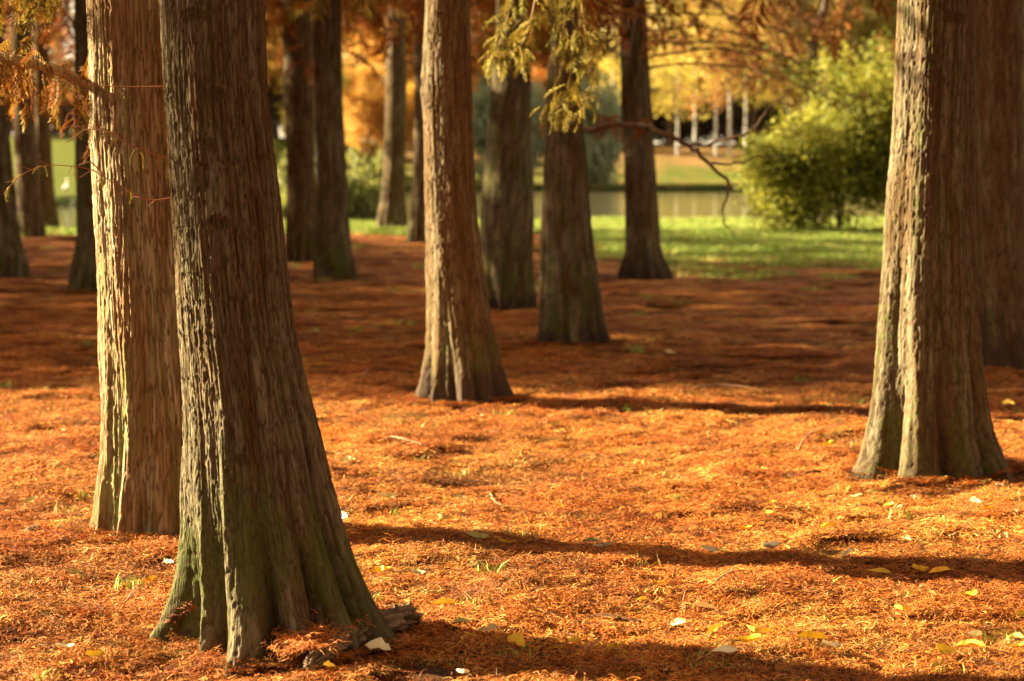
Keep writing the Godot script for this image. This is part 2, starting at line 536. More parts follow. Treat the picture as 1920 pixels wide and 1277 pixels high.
func blades_mesh(count: int, tall: float, radius: float, r: RandomNumberGenerator) -> ArrayMesh:
	var s := Shape.new()
	for k in count:
		var a := r.randf() * TAU
		var p := Vector3(cos(a), 0, sin(a)) * radius * sqrt(r.randf())
		var lean := Vector3(r.randf_range(-0.6, 0.6), 1.0, r.randf_range(-0.6, 0.6)) * tall * r.randf_range(0.5, 1.1)
		var side := Vector3(cos(a * 7.0), 0, sin(a * 7.0)) * 0.004 * tall / 0.07
		var v := r.randf_range(0.7, 1.2)
		s.quad(p - side, p + side, p + lean * 0.55 + side * 0.8, p + lean * 0.55 - side * 0.8, Color(v, v, v))
		s.tri(p + lean * 0.55 - side * 0.8, p + lean * 0.55 + side * 0.8, p + lean + Vector3(lean.x, -0.2 * tall, lean.z) * 0.4, Color(v, v, v))
	return s.done()

# broad leaves round a twig end
func clump_mesh(radius: float, count: int, leaf: float, r: RandomNumberGenerator, hang := 0.0) -> ArrayMesh:
	var s := Shape.new()
	for k in count:
		var p := Vector3(r.randfn(), r.randfn(), r.randfn()) * radius * 0.45
		var dir := Vector3(r.randfn(), r.randfn() * 0.7 - 0.3 - hang * 3.0, r.randfn()).normalized()
		var side := dir.cross(Vector3(r.randfn(), r.randfn(), r.randfn())).normalized()
		var ll := leaf * r.randf_range(0.7, 1.25)
		var v := r.randf_range(0.7, 1.2)
		var w := 0.33 if hang == 0.0 else 0.12
		s.quad(p, p + dir * ll * 0.45 - side * ll * w, p + dir * ll, p + dir * ll * 0.45 + side * ll * w, Color(v, v, v))
	return s.done()

# a conifer crown from 0 (lowest limb) to `tall`: limbs and twigs as one mesh, sprays as copies
func make_crown(tall: float, reach: float, limbs: int, sd: int, spray: Mesh) -> Dictionary:
	var r := RandomNumberGenerator.new()
	r.seed = sd
	var s := Shape.new()
	var leaves := Shape.new()
	var sa := spray.surface_get_arrays(0)
	var wood := Color(0.15, 0.085, 0.05)
	for k in limbs:
		var t := float(k) / limbs
		t = pow(t, 1.15)
		var y := tall * t
		var az := k * 2.39996 + r.randf_range(-0.4, 0.4)
		var out := reach * pow(1.0 - t, 0.75) * r.randf_range(0.7, 1.1) + 0.2
		var rise := lerpf(0.02, 0.5, t)
		var hd := Vector3(cos(az), 0, sin(az))
		var pts := []
		for q in 7:
			var f := q / 6.0
			pts.append(hd * out * f + Vector3(r.randfn() * 0.04 * out * f, y + out * (rise * f + 0.18 * sin(f * PI) - 0.30 * f * f * (1.0 - t)), r.randfn() * 0.04 * out * f))
		var r0 := 0.02 + 0.012 * out
		s.tube(pts, taper(7, r0, 0.006), 4, wood)
		for q in range(1, 7):
			for side in [-1.0, 1.0]:
				var p: Vector3 = (pts[q] as Vector3).lerp(pts[q - 1], r.randf())
				var ta: float = az + side * r.randf_range(0.5, 1.1)
				var tl := (0.25 + 0.22 * out * (1.0 - 0.5 * absf(q / 6.0 - 0.4))) * r.randf_range(0.7, 1.2)
				var e1 := p + Vector3(cos(ta), 0.08, sin(ta)) * tl * 0.5
				var e2 := p + Vector3(cos(ta), -0.18, sin(ta)) * tl
				s.tube([p, e1, e2], [0.007, 0.005, 0.003], 3, wood)
				var ns := 2
				for m in ns:
					var f := (m + 1.0) / ns
					var at := p.lerp(e1, f * 2.0) if f < 0.5 else e1.lerp(e2, f * 2.0 - 1.0)
					var b := Basis(Vector3.UP, -ta + r.randf_range(-1.2, 1.2)) * Basis(Vector3.BACK, r.randf_range(-1.0, 0.15)) * Basis(Vector3.RIGHT, r.randf_range(-0.7, 0.7))
					var u := r.randf()
					var cc := Color(0.36, 0.105, 0.025).lerp(Color(0.46, 0.18, 0.04), u)
					if r.randf() < 0.18: cc = Color(0.38, 0.26, 0.05)
					leaves.add(sa, Transform3D(b.scaled(Vector3.ONE * r.randf_range(0.75, 1.25)), at), cc)
	return {"limbs": s.done(), "sprays": leaves.done(), "tall": tall}

func grove_tree(key: String, at: Vector2, prof: Array, o: Dictionary, crown_base: float, label: String, group := "") -> Node3D:
	var root := base("conifer_tree", Vector3(at.x, land(at.x, at.y), -at.y))
	tag(root, label, "tree", group)
	var cr: Dictionary = crowns[o.get("crown", 0) % crowns.size()]
	var t := part("trunk", trunk_mesh(prof, crown_base + cr.tall + 0.3, o), M.bark, root)
	put_crown(root, cr, crown_base, o.get("turn", 0.0), prof[-1][1], o.get("girth", 1.0))
	return root

func put_crown(root: Node3D, cr: Dictionary, y: float, turn: float, dx: float, girth := 1.0) -> void:
	var b := part("branches", cr.limbs, M.twig, root)
	b.position = Vector3(dx, y, 0)
	b.rotation.y = turn
	b.scale = Vector3(girth, 1, girth)
	var f := part("crown", cr.sprays, M.needles, root)
	f.position = Vector3(dx, y, 0)
	f.rotation.y = turn
	f.scale = Vector3(girth, 1, girth)

# fronds hung along a path, as copies of one frond mesh
func hang_fronds(called: String, mesh: Mesh, path: Array, count: int, spread: float, c0: Color, c1: Color, size: float, parent: Node, sd: int, down := 0.7) -> void:
	var r := RandomNumberGenerator.new()
	r.seed = sd
	var s := Shape.new()
	var fa := mesh.surface_get_arrays(0)
	for k in count:
		var f := r.randf() * (path.size() - 1)
		var q := mini(int(f), path.size() - 2)
		var p: Vector3 = (path[q] as Vector3).lerp(path[q + 1], f - q)
		p += Vector3(r.randfn(), r.randfn() * 0.6, r.randfn()) * spread
		var b := Basis(Vector3.UP, r.randf() * TAU) * Basis(Vector3.BACK, -r.randf_range(0.1, 1.0) * down * 1.6) * Basis(Vector3.RIGHT, r.randf_range(-0.8, 0.8))
		s.add(fa, Transform3D(b.scaled(Vector3.ONE * size * r.randf_range(0.6, 1.2)), p), c0.lerp(c1, r.randf()))
	part(called, s.done(), M.needles, parent)

# ---------------------------------------------------------------- broadleaf trees and shrubs
# shape of a broadleaf tree or bush: wood and leaf mass; vertex colours run from c0 to c1
func broad_shape(tall: float, low: float, rx: float, c0: Color, c1: Color, count: int, mesh: Mesh, bark_col: Color, girth: float, sd: int, stems := 1) -> Dictionary:
	var r := RandomNumberGenerator.new()
	r.seed = sd
	var s := Shape.new()
	var tips := []
	for q in stems:
		var lean := Vector3(r.randfn(), 0, r.randfn()) * (0.05 * tall if stems == 1 else rx * 0.45)
		var pts := []
		for k in 6:
			var f := k / 5.0
			pts.append(Vector3(0, -0.2 + tall * 0.92 * f, 0) + lean * f * f + Vector3(r.randfn(), 0, r.randfn()) * 0.012 * tall * f)
		s.tube(pts, taper(6, girth, girth * 0.2), 8, bark_col)
		var fine := smooth_path(pts, 2)
		for k in 9:
			var p: Vector3 = fine[int(r.randf_range(0.3, 0.92) * 10)]
			var az := r.randf() * TAU
			var ll := rx * r.randf_range(0.45, 0.9)
			var e := p + Vector3(cos(az) * ll, ll * r.randf_range(0.1, 0.7), sin(az) * ll)
			s.tube([p, p.lerp(e, 0.5) + Vector3(0, 0.08 * ll, 0), e], [girth * 0.3, girth * 0.18, girth * 0.06], 5, bark_col)
			tips.append(e)
			tips.append(p.lerp(e, 0.6))
	var leaves := Shape.new()
	var ma := mesh.surface_get_arrays(0)
	var lobes := []
	for k in 16:
		var y := r.randf()
		var rr := rx * sqrt(maxf(0.05, 1.0 - pow(2.0 * y - 0.9, 2.0) * 0.8))
		var a := r.randf() * TAU
		lobes.append([Vector3(cos(a) * rr * r.randf_range(0.3, 0.85), lerpf(low, tall, y), sin(a) * rr * r.randf_range(0.3, 0.85)), rx * r.randf_range(0.22, 0.45), r.randf()])
	for e in tips: lobes.append([e, rx * 0.28, r.randf()])
	for k in count:
		var lo: Array = lobes[r.randi() % lobes.size()]
		var dv := Vector3(r.randfn(), r.randfn() * 0.8, r.randfn()) * 0.55
		var p: Vector3 = lo[0] + dv * float(lo[1]) * 1.25
		p.y = maxf(p.y, low)
		leaves.add(ma, Transform3D(Basis(Vector3.UP, r.randf() * TAU).scaled(Vector3.ONE * r.randf_range(0.7, 1.3)), p), c0.lerp(c1, clampf(float(lo[2]) * 0.6 + r.randf() * 0.5, 0, 1)))
	return {"trunk": s.done(), "crown": leaves.done()}

func tinted(c: Color) -> StandardMaterial3D:
	var key := "tint" + str(c)
	if not M.has(key):
		var m: StandardMaterial3D = M.leaf.duplicate()
		m.albedo_color = c.linear_to_srgb()
		M[key] = m
	return M[key]

func broad_tree(called: String, at: Vector3, shape: Dictionary, size: float, tint: Color, label: String, cat: String, group: String, turn := 0.0) -> Node3D:
	var root := base(called, at, turn)
	tag(root, label, cat, group)
	root.scale = Vector3.ONE * size
	part("trunk", shape.trunk, M.twig, root)
	part("crown", shape.crown, tinted(tint), root)
	return root

# ---------------------------------------------------------------- litter on the ground
func trunk_clear(x: float, d: float, spots: Array) -> bool:
	for s in spots:
		var dx: float = x - s[0]
		var dd: float = d - s[1]
		if dx * dx + dd * dd < s[2] * s[2]: return true
	return false

# a square of needle litter, built once and laid many times
func litter_patch(side: float, tufts: int, kinds: Array, r: RandomNumberGenerator) -> ArrayMesh:
	var s := Shape.new()
	var off := r.randf() * 100.0
	for k in tufts:
		var p := Vector3(r.randf_range(-0.55, 0.55), 0, r.randf_range(-0.55, 0.55)) * side
		var hum: float = nz.fine.get_noise_2d(p.x * 9.0 + off, p.z * 9.0)
		p.y = 0.006 + 0.014 * hum + r.randf() * 0.010
		var b := Basis(Vector3.UP, r.randf() * TAU) * Basis(Vector3.RIGHT, r.randfn() * 0.22)
		var c := Color(0.38, 0.094, 0.013).lerp(Color(0.58, 0.205, 0.034), clampf(0.5 + hum * 0.7 + r.randfn() * 0.28, 0, 1))
		var u := r.randf()
		if u < 0.12: c = Color(0.68, 0.37, 0.10)
		elif u < 0.28: c = Color(0.13, 0.045, 0.015)
		elif u < 0.31: c = Color(0.20, 0.17, 0.035)
		s.add(kinds[r.randi() % kinds.size()], Transform3D(b.scaled(Vector3.ONE * r.randf_range(0.75, 1.25)), p), c)
	var whole := spray_mesh(0.11, 17, 0.020, 0.0024, 0.15, r).surface_get_arrays(0)
	for k in tufts / 14:
		var p := Vector3(r.randf_range(-0.5, 0.5), 0, r.randf_range(-0.5, 0.5)) * side
		p.y = 0.022 + r.randf() * 0.006
		var c := Color(0.50, 0.16, 0.03).lerp(Color(0.26, 0.07, 0.018), r.randf())
		s.add(whole, Transform3D(Basis(Vector3.UP, r.randf() * TAU) * Basis(Vector3.RIGHT, r.randfn() * 0.3), p), c)
	for k in tufts / 22:
		var p := Vector3(r.randf_range(-0.5, 0.5) * side, 0.018, r.randf_range(-0.5, 0.5) * side)
		var a := r.randf() * TAU
		var e := p + Vector3(cos(a), r.randf_range(-0.1, 0.25), sin(a)) * r.randf_range(0.03, 0.09)
		s.tube([p, p.lerp(e, 0.5) + Vector3(r.randfn(), r.randfn(), r.randfn()) * 0.003, e], [0.0018, 0.0014, 0.0009], 4, Color(0.15, 0.075, 0.04).lerp(Color(0.36, 0.22, 0.12), r.randf()))
	return s.done()

func build_litter(spots: Array) -> void:
	var r := RandomNumberGenerator.new()
	r.seed = 4242
	var kinds := []
	for k in 5: kinds.append(tuft_mesh(0.055, 24, 0.018, 0.052, 0.0013, 0.012, r).surface_get_arrays(0))
	for k in 2: kinds.append(spray_mesh(0.075, 11, 0.016, 0.0028, 0.25, r).surface_get_arrays(0))
	var side := 0.24
	var pats := []
	for k in 6: pats.append(litter_patch(side, 150, kinds, r))
	for k in 2: pats.append(litter_patch(side, 50, kinds, r))
	var xf := []
	var col := []
	for k in pats.size():
		xf.append([])
		col.append(PackedColorArray())
	# [from d, to d, size]
	for b in [[4.4, 8.5, 1.0], [8.5, 12.5, 1.25], [12.5, 18.0, 1.4], [18.0, 27.0, 1.6], [27.0, 36.0, 2.1], [36.0, 48.0, 2.8]]:
		var cell: float = side * b[2] * 0.9
		var w: float = b[1] * 0.236 + 0.9
		var d: float = b[0]
		while d < b[1]:
			var x := -w
			while x < w:
				var px := x + r.randf_range(-0.2, 0.2) * cell
				var pd := d + r.randf_range(-0.2, 0.2) * cell
				x += cell
				if absf(px) > pd * 0.236 + 0.9 or trunk_clear(px, pd, spots): continue
				var g := maxf(grassy(px, pd), bare(px, pd) * 0.75)
				if r.randf() < g * 1.05: continue
				var q := r.randi() % 6
				if g > 0.2 and r.randf() < 0.6: q = 6 + r.randi() % 2
				var e := 0.08 * float(b[2])
				var up := Vector3(land(px - e, pd) - land(px + e, pd), 2.0 * e, land(px, pd + e) - land(px, pd - e)).normalized()
				var fw := up.cross(Vector3(cos(r.randf() * TAU), 0.001, 0.7)).normalized()
				var t := Basis(fw, up, fw.cross(up)) * Basis(Vector3.UP, (r.randi() % 4) * PI / 2.0)
				xf[q].append(Transform3D(t * Basis.from_scale(Vector3(b[2], 0.85 if b[2] < 1.5 else 0.8 / float(b[2]) * 1.3, b[2])), Vector3(px, land(px, pd) - 0.012, -pd)))
				var amp := minf(1.0, 11.0 / pd)
				var v: float = 0.92 + amp * (0.42 * nz.lay.get_noise_2d(px * 0.9 + 30.0, pd * 0.9) + 0.28 * nz.fine.get_noise_2d(px * 2.6, pd * 2.6))
				var hue: float = nz.lay.get_noise_2d(px * 0.6 - 30.0, pd * 0.6)
				hue += (v - 0.92) * 1.2
				col[q].append(Color(v, v * (1.0 + 0.22 * hue), v * (1.0 + 0.3 * hue)))
			d += cell
	for s in [[-0.752, 6.74, 0.33], [-1.435, 8.76, 0.27], [2.05, 10.62, 0.38], [-0.29, 13.52, 0.31], [0.52, 17.9, 0.31]]:
		for k in 46:
			var a := r.randf() * TAU
			var rr: float = s[2] * r.randf_range(0.72, 1.15)
			var px: float = s[0] + cos(a) * rr
			var pd: float = s[1] + sin(a) * rr
			var lean := Basis(Vector3(sin(a), 0, cos(a)).normalized(), r.randf_range(-0.1, 0.35))
			var q := 6 + r.randi() % 2
			xf[q].append(Transform3D((lean * Basis(Vector3.UP, r.randf() * TAU)).scaled(Vector3.ONE * r.randf_range(0.4, 0.8)), Vector3(px, land(px, pd) + r.randf_range(0.0, 0.022), -pd)))
			col[q].append(Color(0.85, 0.8, 0.75))
	var root := base("needle_litter", Vector3.ZERO)
	tag(root, "thick layer of orange fallen conifer needles covering the grove floor", "needle litter", "", "stuff")
	for k in pats.size():
		if xf[k].size():
			tag(many("needles", copies(pats[k], xf[k], col[k]), M.dry, root), "", "", "", "stuff")

func build_grass(spots: Array) -> void:
	var r := RandomNumberGenerator.new()
	r.seed = 99
	var mesh := blades_mesh(16, 0.07, 0.07, r)
	var xf := []
	var col := PackedColorArray()
	for b in [[6.0, 15.0, 16, 0.9], [15.0, 24.0, 80, 1.0], [24.0, 36.0, 50, 1.5], [36.0, 47.0, 55, 2.0], [47.0, 59.5, 55, 2.2]]:
		var w: float = b[1] * 0.236 + 0.5
		var n := int((b[1] - b[0]) * 2.0 * w * b[2])
		for k in n:
			var d := r.randf_range(b[0], b[1])
			var x := r.randf_range(-w, w)
			if absf(x) > d * 0.236 + 0.5 or d > shore_near(x) - 0.2: continue
			var g := grassy(x, d)
			if d < 15.0: g = 0.08 + 0.5 * smoothstep(0.35, 0.6, nz.lay.get_noise_2d(x * 2.0 + 80.0, d * 2.0))
			if d >= 15.0 and g < 0.24: continue
			if r.randf() > g or trunk_clear(x, d, spots): continue
			xf.append(Transform3D(Basis(Vector3.UP, r.randf() * TAU).scaled(Vector3.ONE * b[3] * r.randf_range(0.6, 1.2)), Vector3(x, land(x, d) - 0.004, -d)))
			var c := Color(0.24, 0.32, 0.06).lerp(Color(0.33, 0.38, 0.09), r.randf())
			if r.randf() < 0.15 or (d < 15.0 and r.randf() < 0.5): c = Color(0.40, 0.30, 0.09)
			col.append(c)
	var o := many("lawn_grass", copies(mesh, xf, col), M.grass, self)
	tag(o, "short green grass growing between the litter and the pond", "grass", "", "stuff")

# a fallen leaf: cupped oval blade with a raised midrib and a stalk
func leaf_mesh(sd: int) -> ArrayMesh:
	var r := RandomNumberGenerator.new()
	r.seed = sd
	var s := Shape.new()
	var bend := r.randf_range(-0.25, 0.6)
	var cup := r.randf_range(0.15, 0.9)
	var side_bend := r.randf_range(-0.25, 0.25)
	var wide := r.randf_range(0.17, 0.30)
	var rows := 7
	var mid := []
	var le := []
	var ri := []
	for k in rows:
		var t := float(k) / (rows - 1)
		var w := wide * pow(sin(PI * clampf(0.02 + 0.96 * t, 0, 1)), 0.75) * (1.0 + 0.12 * r.randfn())
		var c := Vector3(t - 0.5, 0.12 + bend * (t - 0.5) * (t - 0.5) * 1.6 - 0.1 * absf(bend), side_bend * t * t)
		mid.append(c)
		le.append(c + Vector3(0, cup * w * r.randf_range(0.7, 1.3), -w))
		ri.append(c + Vector3(0, cup * w * r.randf_range(0.4, 1.5), w))
	for k in rows - 1:
		var v := r.randf_range(0.8, 1.1)
		var br := r.randf() < 0.16
		s.quad(mid[k], le[k], le[k + 1], mid[k + 1], Color(v, v, v))
		s.quad(mid[k], mid[k + 1], ri[k + 1], ri[k], Color(v * 0.6, v * 0.45, v * 0.4) if br else Color(v * 0.97, v * 0.97, v * 0.97))
	s.tube([Vector3(-0.5, 0.12, 0), Vector3(-0.62, 0.10, 0.03), Vector3(-0.78, 0.02, 0.08)], [0.012, 0.01, 0.008], 4, Color(0.7, 0.5, 0.4))
	return s.done()

func build_leaves() -> void:
	var r := RandomNumberGenerator.new()
	r.seed = 31
	var meshes := []
	for k in 7: meshes.append(leaf_mesh(500 + k * 13))
	var look := {
		"Y": [plain_leaf(Color(0.72, 0.46, 0.035)), plain_leaf(Color(0.78, 0.55, 0.08)), plain_leaf(Color(0.60, 0.36, 0.03))],
		"W": [plain_leaf(Color(0.66, 0.56, 0.36)), plain_leaf(Color(0.72, 0.66, 0.50)), plain_leaf(Color(0.58, 0.44, 0.22))],
		"T": [plain_leaf(Color(0.30, 0.26, 0.09)), plain_leaf(Color(0.36, 0.26, 0.10))],
	}
	var words := {
		"Y": ["fallen_leaf", "small yellow autumn leaf lying on the orange needle litter", "yellow leaves scattered on the litter"],
		"W": ["pale_leaf", "small pale cream underside-up leaf lying on the orange needle litter", "pale leaves scattered on the litter"],
		"T": ["dull_leaf", "small dull olive tan leaf lying on the orange needle litter", "dull tan leaves scattered on the litter"],
	}
	for l in LEAVES:
		var o := MeshInstance3D.new()
		o.name = numbered(words[l[0]][0])
		o.mesh = meshes[r.randi() % meshes.size()]
		var mats: Array = look[l[0]]
		o.material_override = mats[r.randi() % mats.size()]
		add_child(o)
		var size: float = l[3] * r.randf_range(1.2, 1.55) * (0.8 if l[3] > 0.07 else 1.0)
		var tilt := 0.35 if l[3] < 0.06 else 0.22
		o.transform = Transform3D((Basis(Vector3.UP, r.randf_range(-0.9, 0.9) + (PI if r.randf() < 0.5 else 0.0)) * Basis(Vector3.RIGHT, r.randfn() * tilt + 0.3) * Basis(Vector3.BACK, r.randfn() * 0.15)).scaled(Vector3.ONE * size), Vector3(l[1], land(l[1], l[2]) + 0.030, -l[2]))
		tag(o, words[l[0]][1], "leaf", words[l[0]][2])

func plain_leaf(lin: Color) -> StandardMaterial3D:
	var m := leafy(Color(0.35, 0.33, 0.2), 0.5)
	m.albedo_color = lin.linear_to_srgb()
	return m

func ground_twig(called: String, pts: Array, r0: float, label: String, forks := []) -> void:
	var p := []
	var lift := [0.012, 0.03, 0.022, 0.014]
	for k in pts.size():
		p.append(Vector3(pts[k][0], land(pts[k][0], pts[k][1]) + lift[k % 4], -pts[k][1]))
	var s := Shape.new()
	var sm := smooth_path(p, 5)
	for k in sm.size(): sm[k] += Vector3(rng.randfn(), absf(rng.randfn()), rng.randfn()) * r0 * 0.5
	s.tube(sm, taper(sm.size(), r0, r0 * 0.45), 6, Color(0.30, 0.17, 0.10))
	for f in forks:
		var a: Vector3 = sm[int(f[0] * (sm.size() - 1))]
		s.tube([a, a + Vector3(f[1], f[2], f[3]) * 0.5 + Vector3(0, 0.006, 0), a + Vector3(f[1], f[2], f[3])], [r0 * 0.6, r0 * 0.5, r0 * 0.25], 5, Color(0.30, 0.17, 0.10))
	tag(part(called, s.done(), M.twig, self), label, "twig")

# rough, rotten wood: a bent tube with ridges along it and broken ends
func log_mesh(pts: Array, radii: Array, around: int, rough: float, sd: int, c0: Color, c1: Color) -> ArrayMesh:
	var f := noise(FastNoiseLite.TYPE_SIMPLEX_SMOOTH, 1.0, sd, 3)
	var s := Shape.new()
	var sm := smooth_path(pts, 14)
	var rows := sm.size()
	for k in rows:
		var t: Vector3 = ((sm[mini(k + 1, rows - 1)] as Vector3) - (sm[maxi(k - 1, 0)] as Vector3)).normalized()
		var x := t.cross(Vector3.UP).normalized()
		var y := x.cross(t)
		var q := float(k) / (rows - 1) * (radii.size() - 1)
		var ri := mini(int(q), radii.size() - 2)
		var rad: float = lerpf(radii[ri], radii[ri + 1], q - ri)
		for a in around:
			var th := TAU * a / around
			var nn := f.get_noise_3d(cos(th) * 2.6, k * 0.09, sin(th) * 2.6)
			var nf := f.get_noise_3d(cos(th) * 8.0, k * 0.35 + 30.0, sin(th) * 8.0)
			var rr := rad * (1.0 + rough * (nn * 0.8 + nf * 0.5))
			if k == 0 or k == rows - 1: rr *= 0.25 + 0.3 * absf(nf)
			s.v.append(sm[k] + (x * cos(th) + y * sin(th) * 0.85) * rr)
			s.c.append(c0.lerp(c1, clampf(0.5 + nn * 1.2 + nf * 0.5, 0, 1)))
	s.n.resize(s.v.size())
	for k in rows:
		for a in around:
			var e := s.v[k * around + (a + 1) % around] - s.v[k * around + (a + around - 1) % around]
			var g := s.v[mini(k + 1, rows - 1) * around + a] - s.v[maxi(k - 1, 0) * around + a]
			s.n[k * around + a] = e.cross(g).normalized()
	for k in rows - 1:
		for a in around:
			var p := k * around + a
			var q := k * around + (a + 1) % around
			s.i.append_array([p, p + around, q, q, p + around, q + around])
	return s.done()

# ---------------------------------------------------------------- the scene
func _ready() -> void:
	rng.seed = 20
	nz.lay = noise(FastNoiseLite.TYPE_SIMPLEX_SMOOTH, 1.0, 3, 2)
	nz.fine = noise(FastNoiseLite.TYPE_SIMPLEX_SMOOTH, 1.0, 8, 2)
	# camera: a 50 mm lens on a small sensor, opened wide, focused on the two front trunks
	var cam := Camera3D.new()
	cam.name = "camera"
	add_child(cam)
	cam.position = Vector3(0, 1.5, 0)
	cam.rotation_degrees = Vector3(-4.614, 0, 0)
	cam.fov = 17.83
	cam.near = 0.1
	cam.far = 1000.0
	var lens := CameraAttributesPhysical.new()
	lens.frustum_focal_length = 50.0
	lens.frustum_focus_distance = 7.6
	lens.exposure_aperture = 2.2
	cam.attributes = lens
	cam.fov = 17.83
	cam.current = true
	# sky
	var sky_mat := ProceduralSkyMaterial.new()
	sky_mat.sky_top_color = Color(0.62, 0.57, 0.48)
	sky_mat.sky_horizon_color = Color(0.90, 0.82, 0.66)
	sky_mat.ground_horizon_color = Color(0.6, 0.5, 0.4)
	sky_mat.ground_bottom_color = Color(0.3, 0.2, 0.12)
	sky_mat.sky_energy_multiplier = 0.62
	sky_mat.ground_energy_multiplier = 0.3
	var env := Environment.new()
	env.background_mode = Environment.BG_SKY
	env.sky = Sky.new()
	env.sky.sky_material = sky_mat
	env.tonemap_mode = Environment.TONE_MAPPER_LINEAR
	env.tonemap_exposure = 9.2
	env.sdfgi_enabled = true
	env.ssao_enabled = true
	env.ssil_enabled = true
	var we := WorldEnvironment.new()
	we.name = "world_environment"
	we.environment = env
	add_child(we)
	# sun: low, from the left and a little behind the grove
	var az := deg_to_rad(15.0)
	var el := deg_to_rad(23.0)
	var to_sun := Vector3(-cos(az) * cos(el), sin(el), -sin(az) * cos(el))
	var sun := DirectionalLight3D.new()
	sun.name = "sun"
	sun.light_color = Color(1.0, 0.93, 0.74)
	sun.light_energy = 1.6
	sun.light_angular_distance = 0.8
	sun.shadow_enabled = true
	add_child(sun)
	sun.basis = Basis.looking_at(-to_sun, Vector3.UP)

	make_materials()
	build_ground()
	build_grove()
	build_far_side()
	build_floor_things()

const EYES := [[178, 0.34, 1.0], [232, 0.4, 0.8], [290, 0.4, 0.9], [335, 0.36, 0.9], [12, 0.32, 0.95], [48, 0.26, 0.75], [82, 0.28, 1.0], [112, 0.24, 0.8], [144, 0.28, 0.9]]

